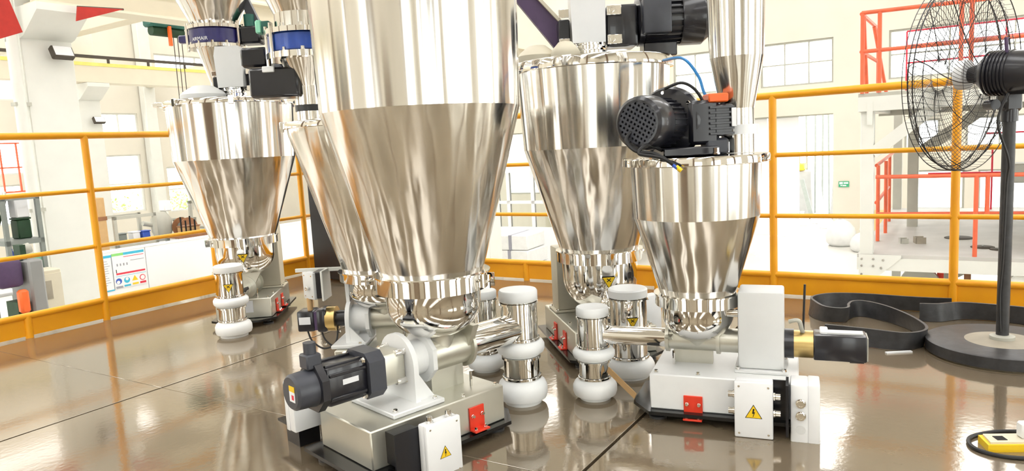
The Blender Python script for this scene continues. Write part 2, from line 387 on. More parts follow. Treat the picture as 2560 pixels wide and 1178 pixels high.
# ------------------------------------------------------------------ left background: partition with notices
p = hroot('white_partition', 'low white partition wall beyond the left railing carrying safety notices', 'partition', 0, 10.5, GZ)
for i in range(4): MB().box(5.0+i*1.2, 6.19+i*1.2, 0, .06, 0.02, 1.93, b=.004).build('panel', 'panel_white', p)
MB().box(4.98, 9.82, -.01, .07, 1.93, 1.96).build('top_rail', 'panel_white', p); MB().box(4.98, 9.82, -.01, .07, 0, .02).build('bottom_rail', 'panel_white', p)
def notice(label, a0, a1, z0, z1, kind):
    r = hroot('notice_board', label, 'notice', a0, 10.485, z0); W, Hh = a1-a0, z1-z0
    MB().box(0, W, -.004, .01, 0, Hh).build('sheet', 'paper', r)
    def bar(n_, x0, x1, y0, y1, m_): MB().box(x0*W, x1*W, -.007, -.004, y0*Hh, y1*Hh).build(n_, m_, r)
    if kind == 0:
        bar('header_band', 0, .5, .93, 1, 'ink_green'); bar('header_band', .5, 1, .93, 1, 'ink_cyan')
        for i in range(11): bar('text_line', .1, .62+.28*random.random(), .83-i*.066, .842-i*.066, 'ink_grey')
        bar('footer_band', .4, 1, .0, .035, 'ink_cyan'); bar('border', .985, 1., .04, .93, 'ink_grey')
    elif kind == 1:
        bar('header_band', 0, .35, .93, 1, 'ink_green'); bar('header_band', .35, 1, .93, 1, 'ink_cyan')
        bar('text_line', .35, .98, .87, .885, 'ink_red'); bar('text_line', .55, .98, .74, .755, 'ink_grey')
        for i in range(4): bar('letter', .12+i*.1, .155+i*.1, .63, .70, 'ink_grey')
        bar('mark', .08, .1, .44, .54, 'ink_black'); bar('red_band', .08, .98, .385, .435, 'ink_red'); bar('divider', .05, 1, .335, .345, 'ink_cyan')
        def disc(x, y, rr, m_, nn=20, ph=0.): MB().prism([(px*1.0+x*W, py+y*Hh) for px, py in ngon(rr*Hh, nn, ph)], .004, .008, XZY).build('pictogram', m_, r)
        disc(.13, .2, .085, 'ink_blue'); MB().prism([(px+.11*W, py+.175*Hh) for px, py in ngon(.05*Hh, 12)], .0085, .010, XZY).build('pictogram', 'paper', r)
        disc(.38, .2, .085, 'ink_cyan'); MB().prism([(px+.38*W, py+.235*Hh) for px, py in ngon(.045*Hh, 12)], .0085, .010, XZY).build('pictogram', 'paper', r)
        disc(.63, .2, .1, 'sticker_yellow', 3, math.pi/2); bar('pictogram', .62, .64, .17, .25, 'ink_black')
        disc(.87, .2, .085, 'ink_red'); MB().prism([(px+.87*W, py+.2*Hh) for px, py in ngon(.065*Hh, 16)], .0085, .010, XZY).build('pictogram', 'paper', r); disc(.87, .2, .025, 'ink_black', 6)
        bar('caption', .03, .24, .0, .06, 'ink_grey'); bar('caption', .28, .48, .02, .07, 'ink_cyan'); bar('caption', .54, .73, .03, .085, 'sticker_yellow'); bar('caption', .78, .97, .03, .09, 'ink_red')
    else:
        bar('header_band', 0, 1, .93, 1, 'ink_green'); bar('border', 0, .03, 0, .93, 'ink_grey')
        for i in range(9): bar('text_line', .15, .9, .82-i*.08, .835-i*.08, 'ink_grey')
notice('white notice sheet of text lines with green and blue header band', 5.40, 5.66, -.84, -.31, 0)
notice('safety notice with red band and blue, yellow and red pictograms', 5.67, 6.16, -.82, -.30, 1)
notice('narrow white notice sheet left of the yellow railing post', 5.22, 5.38, -.86, -.34, 2)
# cartons in front of the partition
def carton(label, a, q, z, w_, d_, h_, th=0, m_='cardboard', grp=None):
    r = hroot('carton', label, 'box', a, q, z, th, grp)
    MB().box(-w_/2, w_/2, -d_/2, d_/2, 0, h_, b=.006).build('body', m_, r); MB().box(-w_/2+.01, w_/2-.01, -.03, .03, h_, h_+.003).build('tape', 'beige_machine', r)
    MB().box(-w_/2+.02, -.004, -d_/2+.01, d_/2-.01, h_-.001, h_+.002).build('flap', m_, r); MB().box(.004, w_/2-.02, -d_/2+.01, d_/2-.01, h_-.001, h_+.002).build('flap', m_, r)
    return r
pal = hroot('pallet_stack', 'grey stack of pallets below the cartons at the white partition', 'pallets', 6.6, 9.6, GZ)
for i in range(8):
    for y in (-.3, 0, .3): MB().box(-.55, .55, y-.06, y+.06, i*.155, i*.155+.1).build('bearer', 'beige_machine', pal)
    MB().box(-.55, .55, -.4, .4, i*.155+.1, i*.155+.155).build('deck', 'beige_machine', pal)
carton('tall grey-beige carton at the right end of the pallets', 6.82, 9.55, -.96, .2, .25, .25, 5, 'beige_machine')
carton('low pale carton in the middle of the pallets', 6.55, 9.55, -.96, .2, .25, .12, -4, 'beige_machine')
carton('small grey carton at the left end of the pallets', 6.30, 9.5, -.96, .17, .2, .09, 8, 'beige_machine')

# ------------------------------------------------------------------ left background: machines on the hall floor
def frame_rack(label, a, q, w_, d_, h_, shelves, m_='steel_grey', t=.06):
    r = hroot('frame_rack', label, 'rack', a, q, GZ)
    for x in (0, w_-t):
        for y in (0, d_-t): MB().box(x, x+t, y, y+t, 0, h_).build('upright', m_, r)
    for z in shelves:
        MB().box(0, w_, 0, d_, z, z+.05).build('shelf', m_, r)
    MB().box(0, w_, 0, t, h_-t, h_).build('cross_bar', m_, r); MB().box(0, w_, d_-t, d_, h_-t, h_).build('cross_bar', m_, r)
    return r
frame_rack('white steel frame rack below the far left window', 7.48, 13.6, .86, .6, 2.22, (.3, 1.05, 1.62))
frame_rack('low white steel frame rack beside the rusty reel', 8.92, 13.9, .5, .5, 2.0, (.5, 1.5))
frame_rack('white steel frame rack at the right, next to the hopper edge', 9.45, 13.6, .6, .6, 2.35, (.5, 1.2, 1.75))
def bin_fn0(r, m_): MB().box(-.075, .075, -.09, .09, 0, .18, b=.012).build('body', m_, r); MB().box(-.085, .085, -.1, .1, .18, .20, b=.005).build('rim', m_, r)
def drum_machine():
    r = hroot('mixing_machine', 'grey small machine with round housing standing between the white racks', 'machine', 8.68, 14.0, GZ)
    MB().box(-.22, .22, -.22, .22, 0, 1.6, b=.02).build('cabinet', 'panel_white', r)
    MB().lathe([(.12, 1.6), (.2, 1.8), (.2, 2.05), (.1, 2.2)]).build('drum', 'steel_grey', r)
    MB().box(.04, .2, -.1, .1, 2.2, 2.42, b=.02).build('head', 'panel_white', r); MB().cyl((-.22, 0, 1.95), (-.4, 0, 2.0), .05).build('spout', 'steel_grey', r)
drum_machine()
r = hroot('cable_reel', 'rusty red cable reel on end between the frame racks', 'reel', 8.98, 13.66, GZ)
MB().cyl((0, -.12, 1.85), (0, .12, 1.85), .1).build('core', 'rack_grey', r)
for y in (-.14, .12): MB().cyl((0, y, 1.85), (0, y+.025, 1.85), .2, n=24).build('flange', 'brown_wood', r)
MB().box(-.06, .06, -.1, .1, 0, 1.76).build('stand', 'steel_white', r)
r = hroot('parts_bench', 'cluttered brown workbench between the white frame racks', 'bench', 8.45, 13.1, GZ)
MB().box(-.1, .5, -.3, .3, 1.70, 1.76).build('top', 'brown_wood', r)
for x in (-.07, .47):
    for y in (-.27, .27): MB().box(x-.03, x+.03, y-.03, y+.03, 0, 1.70).build('leg', 'rack_grey', r)
for i in range(4): MB().cyl((-.02+i*.1, -.15, 1.76), (-.02+i*.1, -.15, 2.12-.08*(i % 2)), .016, n=8).build('upright_tool', 'ink_black', r)
r = hroot('tool_crate', 'orange tool crate on the cluttered workbench', 'crate', 8.70, 13.12, GZ+1.762); MB().box(-.16, .16, -.14, .14, 0, .14, b=.01).build('body', 'cardboard', r); MB().box(-.17, .17, -.15, .15, .14, .16).build('rim', 'brown_wood', r)
r = hroot('round_cap', 'orange round cap hanging by the right edge of the far left hopper', 'cap', 9.55, 13.2, GZ); MB().cyl((0, 0, 2.46), (0, .06, 2.46), .13, n=24).build('disc', 'orange_paint', r); MB().cyl((0, .08, 0), (0, .08, 2.4), .02, n=8).build('stem', 'rack_grey', r)
r = hroot('tall_crate', 'narrow tan wooden crate standing behind the left railing post', 'crate', 7.05, 13.5, GZ)
MB().box(-.14, .14, -.2, .2, 0, 2.62, b=.01).build('body', 'cardboard', r)
for z in (.6, 1.4, 2.2): MB().box(-.15, .15, -.21, .21, z, z+.07).build('batten', 'brown_wood', r)
for nm, lb, a, q, z, fn, m_, cat in (('storage_bin', 'dark grey bin on the upper shelf of the far left frame rack', 7.75, 13.9, 1.672, bin_fn0, 'rack_grey', 'bin'), ('storage_bin', 'white bin on the upper shelf of the far left frame rack', 8.02, 13.9, 1.672, bin_fn0, 'paper', 'bin'), ('storage_bin', 'blue bin in front on the upper shelf of the far left frame rack', 8.2, 13.85, 1.672, bin_fn0, 'ink_blue', 'bin'),
        ('storage_bin', 'tan bin on top of the right frame rack', 9.62, 13.9, 2.352, bin_fn0, 'cardboard', 'bin'), ('storage_bin', 'brown bin inside the right frame rack', 9.75, 13.9, 1.802, bin_fn0, 'brown_wood', 'bin')):
    r = hroot(nm, lb, cat, a, q, GZ+z); fn(r, m_)
# bush outside the window
r = hroot('shrub', 'pale green shrub outside the far left window', 'shrub', 13.9, 26.2, GZ)
MB().cyl((0, 0, 0), (0, 0, 1.2), .06, .03, n=8).build('stem', 'brown_wood', r); mb = MB()
for i in range(900):
    d = Vector((random.gauss(0, .62), random.gauss(0, .4), 1.5+random.gauss(0, .33))); s = .05+.05*random.random()
    M = Matrix.Translation(d) @ Matrix.Rotation(random.random()*6.3, 4, Vector((random.gauss(0, 1), random.gauss(0, 1), random.gauss(0, 1)+.01)).normalized())
    mb.add([(-s, 0, 0), (0, -s*.45, .01), (s, 0, 0), (0, s*.45, .01)], [(0, 1, 2), (0, 2, 3)], M)
o = mb.build('foliage', 'leaf', r); o['kind'] = 'stuff'
r2 = hroot('shrub', 'second pale shrub outside, right of the window column', 'shrub', 17.6, 26.2, GZ); MB().cyl((0, 0, 0), (0, 0, 1.2), .06, .03, n=8).build('stem', 'brown_wood', r2)
c = o.copy(); COL.objects.link(c); c.parent = r2
# grey storage rack at the left edge with goods
rk = frame_rack('grey storage rack at the left frame edge loaded with small goods', 3.38, 8.15, .36, .5, 2.92, (.9, 2.03, 2.42), 'rack_grey', .04)
def good(nm, label, a, q, z, fn, m_, cat):
    r = hroot(nm, label, cat, a, q, z); fn(r, m_); return r
def bottle_fn(r, m_): MB().lathe([(.03, 0), (.033, .02), (.033, .24), (.018, .28), (.018, .3)], n=18).build('body', m_, r); MB().lathe([(.02, .3), (.02, .33)], n=14).build('lid', 'paper', r)
def bin_fn(r, m_): MB().box(-.065, .065, -.08, .08, 0, .2, b=.012).build('body', m_, r); MB().box(-.07, .07, -.085, .085, .2, .22, b=.005).build('rim', m_, r)
good('blue_canister', 'slim blue canister at the left on the grey rack', 3.47, 8.3, GZ+2.08, bottle_fn, 'ink_blue', 'canister')
good('red_bottle', 'small red bottle beside the blue canister', 3.545, 8.3, GZ+2.08, bottle_fn, 'red_paint', 'bottle')
good('mint_bin', 'mint green bin on the lower shelf of the grey rack', 3.665, 8.3, GZ+2.08, bin_fn, 'mint', 'bin')
good('dark_green_bin', 'dark green bin on the upper shelf of the grey rack', 3.62, 8.35, GZ+2.47, bin_fn, 'green_dark', 'bin')
good('white_tub', 'white tub stacked on the dark green bin', 3.62, 8.35, GZ+2.69, bin_fn, 'paper', 'tub')
r = hroot('rack_hopper', 'small steel hopper cone at the left frame edge', 'hopper', 3.36, 8.4, GZ+2.47); MB().lathe([(.03, 0), (.05, .05), (.17, .42), (.17, .5)], n=28).build('cone', 'brushed_steel', r)
frame_tbl = hroot('white_table', 'white worktop below the grey rack at the left edge', 'table', 3.25, 7.98, GZ); MB().box(-.3, .22, -.1, .14, 1.96, 2.0, b=.01).build('top', 'panel_white', frame_tbl)
for x in (-.26, .18):
    for y in (-.06, .1): MB().box(x-.02, x+.02, y-.02, y+.02, 0, 1.96).build('leg', 'steel_grey', frame_tbl)
# grey machine with purple motor and orange guard
r = hroot('grinding_machine', 'grey machine with purple motor and orange guard at the left edge', 'machine', 3.3, 7.5, GZ)
MB().box(-.10, .035, -.15, .25, 1.55, 2.34, b=.02).build('cabinet', 'grey_machine', r); MB().box(-.6, .06, -.3, .3, 0, 1.56, b=.02).build('bed', 'grey_machine', r)
MB().box(-.34, -.12, -.1, .2, 2.1, 2.36, b=.04, seg=2).build('motor_cover', 'purple_paint', r); MB().box(-.225, -.14, -.2, -.12, 1.86, 2.08, b=.02).build('guard', 'orange_paint', r); MB().box(-.22, -.13, -.12, .1, 1.56, 1.96).build('guard_post', 'green_dark', r)
MB().cyl((-.06, .05, 2.42), (.02, .05, 2.44), .05).build('spindle', 'steel_grey', r); MB().box(-.1, -.05, -.03, .1, 2.34, 2.48).build('bearing_block', 'green_dark', r)
# beige switch cabinet
r = hroot('switch_cabinet', 'tall beige switch cabinet left of the near white column', 'cabinet', 3.60, 7.97, GZ)
MB().box(-.11, .11, -.13, .13, 0, 2.16, b=.01).build('body', 'beige_machine', r); MB().box(-.10, .10, -.14, -.13, .05, 2.12).build('door', 'beige_machine', r)
MB().box(-.085, .0, -.145, -.14, 1.86, 2.05).build('vent_grille', 'concrete_base', r); MB().box(-.06, .06, -.145, -.14, 1.55, 1.65).build('vent_grille', 'concrete_base', r)
# far orange railing platform at the left edge
r = hroot('far_platform_rail', 'thin orange railing on a far platform at the left edge', 'railing', 6.6, 16.6, .55)
for z in (0, .5, 1.0): MB().box(-.6, 1.05, -.015, .015, z, z+.03).build('rail', 'rail_orange', r)
for i in range(6): MB().box(-.55+i*.31, -.52+i*.31, -.015, .015, 0, 1.02).build('post', 'rail_orange', r)
r = hroot('far_platform', 'white platform deck below the thin orange railing', 'platform', 6.6, 16.6, GZ)
MB().box(-.7, 1.1, -.1, 1.5, 2.65, 2.75).build('deck', 'steel_white', r)
for x in (-.6, 1.0): MB().box(x-.06, x+.06, -.06, .06, 0, 2.65).build('leg', 'steel_white', r)

# ------------------------------------------------------------------ centre background: office partition
r = hroot('office_partition', 'white glazed office partition seen between the two big hoppers', 'partition', 16.2, 9.3, GZ)
MB().box(0, .08, -2.4, 1.25, 0, 1.0).build('lower_panel', 'panel_white', r); MB().box(-.05, .12, -2.4, 1.25, 2.45, 2.75).build('head_beam', 'panel_white', r)
ys = [1.25, .9, .15, -.6, -1.4, -2.4]
for y in ys: MB().box(0, .08, y-.05, y+.05, 1.0, 2.45).build('mullion', 'panel_white', r)
MB().box(0, .08, -2.4, 1.25, 1.62, 1.7).build('transom', 'panel_white', r)
for i in range(5):
    for z0, z1 in ((1.0, 1.62), (1.7, 2.45)): MB().box(.035, .045, ys[i+1]+.05, ys[i]-.05, z0, z1).build('pane', 'glass', r)
MB().box(2.6, 2.7, -2.4, 1.25, 0, 2.75).build('inner_wall', 'beige_machine', r); MB().box(0, 2.7, -2.4, 1.25, 2.75, 2.85).build('roof', 'panel_white', r)
r = hroot('desk_cabinet', 'dark brown cabinet inside the glazed office', 'cabinet', 17.4, 8.25, GZ); MB().box(-.25, .25, -.35, .35, 0, 1.4, b=.01).build('body', 'brown_wood', r); MB().box(-.26, -.25, -.3, .3, .7, 1.3).build('door', 'ink_black', r); MB().box(-.2, .2, -.25, .25, 1.4, 1.62).build('monitor', 'ink_black', r)
for i in range(3):
    r = hroot('foam_block', ('lowest', 'middle', 'topmost')[i]+' of the white foam blocks stacked before the office', 'block', 14.6, 9.0, GZ+i*.36, 4*i-3)
    MB().box(-.5, .5, -.62+.06*i, .5, 0, .35, b=.02).build('body', 'sack', r); MB().box(-.51, .51, -.1, -.02, .0, .352).build('strap', 'ink_grey', r)
r = hroot('black_cabinet', 'black cabinet by the railing corner behind the second hopper', 'cabinet', 4.02, 4.28, 0, 0)
MB().box(-.2, .22, -.50, -.06, .02, 1.42, b=.012).build('body', 'black_paint', r); MB().box(-.21, -.2, -.48, -.08, .08, 1.38).build('door', 'black_paint', r); MB().box(-.225, -.21, -.15, -.12, .7, .85).build('handle', 'steel_grey', r)
for x in (-.17, .19):
    for y in (-.46, -.1): MB().cyl((x, y, 0), (x, y, .02), .025, n=10).build('foot', 'rubber', r)

# ------------------------------------------------------------------ right background: two-level steel deck
r = hroot('steel_deck', 'two-level white steel deck structure behind the right railing', 'deck', 9.0, 0, 0)
MB().box(0, 5.2, -6.5, .95, -.53, -.49).build('lower_floor', 'mezz', r)
MB().box(-.02, .12, -6.5, .95, -.67, -.53).build('edge_beam', 'steel_white', r); MB().box(5.0, 5.2, -6.5, .95, -.7, -.53).build('edge_beam', 'steel_white', r)
MB().box(0, 5.2, .85, .95, -.67, -.53).build('edge_beam', 'steel_white', r)
for a, q in ((0.02, .79), (5.0, .79), (2.6, .45), (0.02, -3.4), (5., -3.4)):
    MB().box(a, a+.14, q, q+.135, GZ, 1.29, b=.006).build('column', 'steel_white' if a < 1 else 'steel_grey', r)
MB().prism([(.93, -.49), (.93, -.80), (.79, -.80), (.5, -.52), (.5, -.49)], -.03, -.02, YZX).build('gusset_plate', 'steel_white', r)
for y, z in ((.90, -.54), (.90, -.62), (.90, -.72), (.78, -.54), (.78, -.62), (.68, -.55), (.70, -.64)): bolt(r, (-.03, y, z), (-1, 0, 0), .012, .012)
MB().box(-.02, .14, -6.5, .95, 1.13, 1.29).build('upper_beam', 'steel_white', r); MB().box(2.5, 2.7, -6.5, .95, 1.10, 1.29).build('upper_beam', 'steel_grey', r); MB().box(0, 4.4, .8, .95, 1.13, 1.29).build('upper_beam', 'steel_white', r)
MB().box(0, 4.4, -6.5, .95, 1.29, 1.33).build('upper_floor', 'steel_grey', r)
def brace(p0, p1, t, m_):
    p0, p1 = Vector(p0), Vector(p1); d = p1-p0; M = zto(p0, d); MB().box(-t/2, t/2, -t/2, t/2, 0, d.length, M).build('knee_brace', m_, r)
brace((.08, .80, .66), (.08, .18, 1.16), .13, 'steel_white'); brace((2.6, .45, .55), (2.6, -.3, 1.12), .15, 'steel_grey'); brace((.08, -2.7, .66), (.08, -3.2, 1.16), .13, 'steel_white')
brace((.08, -.0, -1.6), (.08, -.62, -.68), .14, 'steel_white'); brace((2.5, .45, -1.4), (2.5, -.9, -.6), .12, 'steel_grey')
MB().box(2.0, 2.2, -1.2, -1.0, -.49, 1.1).build('column', 'steel_white', r)
MB().box(-.03, -.02, .80, .86, .98, 1.24).build('bracket_plate', 'steel_white', r)
# red railings of the deck
def rails(label, segs, posts, thin=.022, m_='rail_orange'):
    r = hroot('deck_railing', label, 'railing', 0, 0, 0)
    for p0, p1 in segs: MB().cyl(p0, p1, thin, n=8).build('rail', m_, r)
    for a, q, z0, z1 in posts: MB().cyl((a, q, z0), (a, q, z1), thin, n=8).build('post', m_, r)
rails('orange railing around the lower steel deck', [((9.05, .77, .39), (9.05, -6, .37)), ((10.08, .85, .47), (13.9, .85, .55)), ((9.3, .77, -.06), (9.6, -2.2, -.06)), ((10.08, .85, .0), (12., .85, .05))],
      [(9.05, -.19, -.49, .39), (9.05, -.29, -.06, .39), (9.05, -1.6, -.49, .39), (10.08, .83, -.49, .47), (10.86, .80, -.49, .49), (12.2, .85, -.49, .5)])
rails('magenta-red railing at the far side of the lower deck', [((14.0, .7, .52), (14.0, -6, .50)), ((14.0, .4, .12), (14.0, -6, .1)), ((14.0, -.4, .75), (14., -6, .75))],
      [(14.0, -.5, -.49, .52), (14.0, -1.1, -.49, .75), (14.0, -1.7, -.49, .75), (14.0, -2.6, -.49, .52)], .014, 'ink_red')
rails('orange railing around the upper steel deck top right', [((9.0, .92, 2.21), (9.0, -6, 2.10)), ((9.0, .92, 1.79), (9.0, -6, 1.76)), ((9.0, .92, 2.2), (11.0, .92, 2.25)), ((9.0, .92, 1.79), (11.0, .92, 1.82)), ((9.6, .92, 1.33), (9.2, .92, 2.2)), ((10.9, .80, 1.33), (10.4, .92, 2.22))],
      [(9.0, .91, 1.33, 2.21), (9.0, .74, 1.33, 2.2), (9.0, -.02, 1.33, 2.18), (9.0, -.11, 1.33, 2.18), (11.0, .92, 1.33, 2.25), (9.0, -1.6, 1.33, 2.15)])
rails('thin crimson railing at the back of the upper deck', [((13.2, .7, 2.42), (13.2, -6, 2.42)), ((13.2, .7, 1.93), (13.2, -6, 1.95)), ((13.2, .7, 2.2), (13.2, -6, 2.2))],
      [(13.2, .7, 1.33, 2.42), (13.2, -.6, 1.33, 2.42), (13.2, -1.5, 1.33, 2.42)], .014, 'ink_red')
# goods on the lower deck
def tray(label, a, q, s, m_):
    r = hroot('metal_tray', label, 'tray', a, q, -.49, 15); t = .008
    MB().box(-s, s, -s*.8, s*.8, 0, t).build('bottom', m_, r)
    for x in (-s, s-t): MB().box(x, x+t, -s*.8, s*.8, t, s*1.1).build('side', m_, r)
    MB().box(-s, s, s*.8-t, s*.8, t, s*1.1).build('side', m_, r)
tray('open grey metal tray on the lower deck, left of the pair', 9.95, .53, .055, 'steel_grey'); tray('darker open metal box on the lower deck, right of the pair', 9.98, .36, .07, 'concrete_base')
for i, (a, q, s) in enumerate(((10.5, -.05, .16), (9.75, -.28, .12), (9.6, -.42, .08))):
    r = hroot('manhole_lid', ('large', 'medium', 'small')[i]+' dark round lid lying on the lower deck', 'lid', a, q, -.4895); MB().lathe([(s, 0), (s, .008), (s*.9, .012), (0, .012)], n=24).build('plate', 'dark_rail', r); MB().box(-.03, .03, -.008, .008, .012, .02).build('grip', 'rack_grey', r)
r = hroot('rubber_hoop', 'black ring lying on the lower deck at the right frame edge', 'ring', 9.8, -1.05, -.43); MB().lathe([(.13+.045*math.cos(t*math.pi/6), .045*math.sin(t*math.pi/6)) for t in range(12)], zto((0, 0, .05), (-1, 0, .35)), 28, True).build('ring', 'rubber', r)
r = hroot('deck_funnel', 'dark machine funnel under the upper deck at right', 'machine', 13.45, -1.5, -.49); MB().lathe([(.1, 0), (.12, .35), (.42, .75), (.45, .8)], n=24).build('funnel', 'rack_grey', r); MB().box(-.3, .3, -.5, .5, .8, .92).build('collar', 'grey_machine', r)
r = hroot('deck_machine', 'pale machine block with green and red parts on the lower deck', 'machine', 12.6, -1.1, -.49)
MB().box(-.3, .3, -.9, .5, .55, .82, b=.02).build('body', 'steel_white', r); MB().box(-.1, .1, -.1, .05, .3, .55).build('gear_box', 'green_dark', r); MB().box(-.15, .15, -.4, -.15, .82, .92).build('motor', 'red_paint', r)
for x in (-.25, .25):
    for y in (-.85, .45): MB().box(x-.04, x+.04, y-.04, y+.04, 0, .55).build('leg', 'steel_grey', r)
# below the deck
r = hroot('belt_machine', 'pale machine with a large wheel below the steel deck', 'machine', 10.2, .35, GZ)
MB().box(-.3, .3, -.6, .3, 0, .9, b=.02).build('bed', 'grey_machine', r); MB().cyl((-.32, .0, 1.2), (-.2, .0, 1.2), .22, n=28).build('wheel', 'steel_grey', r); MB().cyl((-.33, .0, 1.2), (-.19, .0, 1.2), .05, n=14).build('hub', 'rack_grey', r)
for i in range(3): MB().box(-.2, -.1, -.25-i*.14, -.18-i*.14, .9, 1.6).build('guide_post', ('red_paint', 'beige_machine', 'brown_wood')[i], r)
r = hroot('orange_prop', 'orange prop standing below the steel deck', 'prop', 10.4, -.55, GZ); MB().cyl((0, 0, 0), (0, .05, 1.6), .05, n=10).build('pole', 'rail_orange', r); MB().box(-.1, .1, -.1, .1, 0, .02).build('foot', 'rail_orange', r)
# wall sign and sack
r = hroot('exit_sign', 'small green exit sign on the cream end wall', 'sign', A1-.02, 2.83, -.62)
MB().box(-.012, 0, -.27, 0, -.08, .08).build('board', 'sign_green', r)
for y0, y1, z0, z1 in ((-.25, -.13, .01, .055), (-.11, -.02, .0, .06), (-.2, -.1, -.055, -.02), (-.09, -.05, -.05, -.02)): MB().box(-.015, -.012, y0, y1, z0, z1).build('pictogram', 'paper', r)
def sack(label, a, q, s, th, g=None):
    r = hroot('sack', label, 'sack', a, q, GZ, th, g); mb = MB(); prof = [(.0, 0), (.3, .0), (.40, .08), (.42, .25), (.36, .42), (.22, .55), (.08, .62), (.0, .62)]
    mb.lathe([(p_*s, z*s) for p_, z in prof], Matrix.Diagonal((1, .8, 1, 1)), 20)
    for i, v in enumerate(mb.v): k = 1+.10*math.sin(5*v[0]/s+2*v[2]/s)*math.cos(4*v[1]/s); mb.v[i] = (v[0]*k, v[1]*k, v[2])
    mb.build('body', 'sack', r, 60); MB().lathe([(.07*s, .6*s), (.11*s, .72*s), (0, .7*s)], n=10).build('tied_neck', 'sack', r, 60)
sack('white sack leaning by the end wall doorway, the bigger one', 21.0, 2.62, 1.15, 10); sack('smaller white sack beside the deck column', 20.0, 1.98, .8, 40)
r = hroot('yellow_wedge', 'yellow floor marker lying on the hall floor behind the railing', 'marker', 14.2, 2.1, GZ); MB().prism([(-.3, 0), (.3, 0), (.12, .42), (.02, .42)], -.1, .1, XZY).build('body', 'sticker_yellow', r); MB().box(-.4, .3, -.15, .15, 0, .04).build('foot', 'sticker_yellow', r)
r = hroot('blue_mat', 'dark blue mat lying on the hall floor', 'mat', 14.3, 3.2, GZ); MB().box(-.4, .4, -.22, .22, 0, .03, b=.005).build('sheet', 'purple_paint', r); MB().box(-.42, -.4, -.22, .22, 0, .035).build('edge', 'ink_black', r)
# outdoors, seen through the doorway
struct(hb(MB().box(A1+.3, A1+30, -10, 30, GZ-.15, GZ+.005), 'ground_yard', 'ground'))
for i in range(5):
    r = hroot('yard_pole', 'thin grey pole in the yard beyond the doorway', 'pole', 27.6+.3*i, 4.55-i*.2, GZ, 0, 'poles in the yard'); MB().cyl((0, 0, 0), (.1*math.sin(i*3), .05*math.cos(i*2), 4.3-.2*(i % 3)), .035, n=8).build('pole', 'rack_grey', r); MB().box(-.1, .1, -.1, .1, 0, .03).build('foot', 'rack_grey', r)
r = hroot('yard_machine', 'yellow machine amid grey scrap in the yard beyond the doorway', 'machine', 27.2, 4.75, GZ+.0); MB().box(-.3, .3, -.2, .1, 1.75, 2.0, b=.05).build('body', 'sticker_yellow', r); MB().box(-.2, .2, -.45, .4, .0, 1.75, b=.05).build('base', 'grey_machine', r); MB().cyl((0, .1, 2.0), (0, .1, 2.4), .12).build('stack', 'orange_paint', r)
for i in range(4): sack('white sack on the ground of the yard beyond the doorway', 24.6+.62*(i % 3), 4.75-.42*i, .7-.04*i, 30*i, 'sacks in the yard')
for i in range(4):
    r = hroot('scrap_sheet', 'grey scrap sheet leaning upright in the yard', 'sheet', 26.5, 4.2-i*.3, GZ, 0, 'scrap sheets in the yard'); MB().box(-.02, .02, -.07, .07, 0, 1.5+.2*(i % 2), Matrix.Rotation(.16*(i-1.5), 4, 'X')).build('sheet', ('rack_grey', 'steel_white', 'grey_machine', 'steel_white')[i], r); MB().box(-.1, .1, -.08, .08, 0, .02).build('foot', 'rack_grey', r)

# ================================================================== FEEDERS
def sticker(parent, M, s, kind):
    """yellow warning triangle, black rim and mark, a thin sheet"""
    up = 1 if kind == 'volt' else -1; h = s*.866; mb = MB(); mb.mat(0)
    tri = lambda k: [(-s/2*k, -h/3*k*up), (s/2*k, -h/3*k*up), (0, 2*h/3*k*up)]
    mb.prism(tri(1.), 0, .0006, M); mb.mat(1).prism(tri(.88), .0006, .001, M); mb.mat(0)
    if kind == 'volt': mb.prism([(p_*s, q_*s) for p_, q_ in ((-.03, .33), (.06, .30), (.01, .10), (.09, .12), (-.02, -.20), (-.05, -.20), (.01, .02), (-.08, .0))], .001, .0014, M)
    else:
        for a in (40, -40): mb.box(-.18*s, .18*s, -.03*s, .03*s, .001, .0014, M @ Matrix.Translation((0, .05*s, 0)) @ Matrix.Rotation(math.radians(a), 4, 'Z'))
    return mb.build('warning_sticker', ['ink_black', 'sticker_yellow'], parent)
def bellows(z0, z1, r, bulge):
    h = z1-z0; return [(r, z0), (r*1.02, z0), (r*1.02, z0+.12*h), (r+bulge*.8, z0+.2*h), (r+bulge, z0+.36*h), (r+bulge, z0+.62*h), (r+bulge*.7, z0+.8*h), (r*1.04, z0+.9*h), (r*1.04, z1), (r, z1)]
def jbox(root_, M, w_, h_, d_, sign, name='junction_box', m_='white_plastic', screws=True):
    """M: X right, Y up, Z outwards, origin at the middle of the back"""
    b_ = MB().box(-w_/2, w_/2, -h_/2, h_/2, 0, d_*.62, M, b=.006, seg=2).build(name, m_, root_)
    MB().box(-w_/2-.001, w_/2+.001, -h_/2-.001, h_/2+.001, d_*.60, d_, M, b=.004, seg=2).build('box_lid', m_, b_)
    if screws:
        for x in (-1, 1):
            for y in (-1, 1): bolt(b_, M @ Vector((x*(w_/2-.013), y*(h_/2-.013), d_)), M.to_3x3() @ Vector((0, 0, 1)), .003, .001)
    if sign: sticker(b_, M @ Matrix.Translation((0, -.01, d_)), sign, 'volt')
    return b_
def gland(parent, p, d, r=.009, l=.02):
    p = Vector(p); d = Vector(d).normalized()
    return MB().lathe([(r*1.25, 0), (r*1.25, l*.3), (r, l*.35), (r, l), (r*.6, l), (r*.6, l*.8), (0, l*.8)], zto(p, d), 12).build('cable_gland', 'polished_steel', parent)
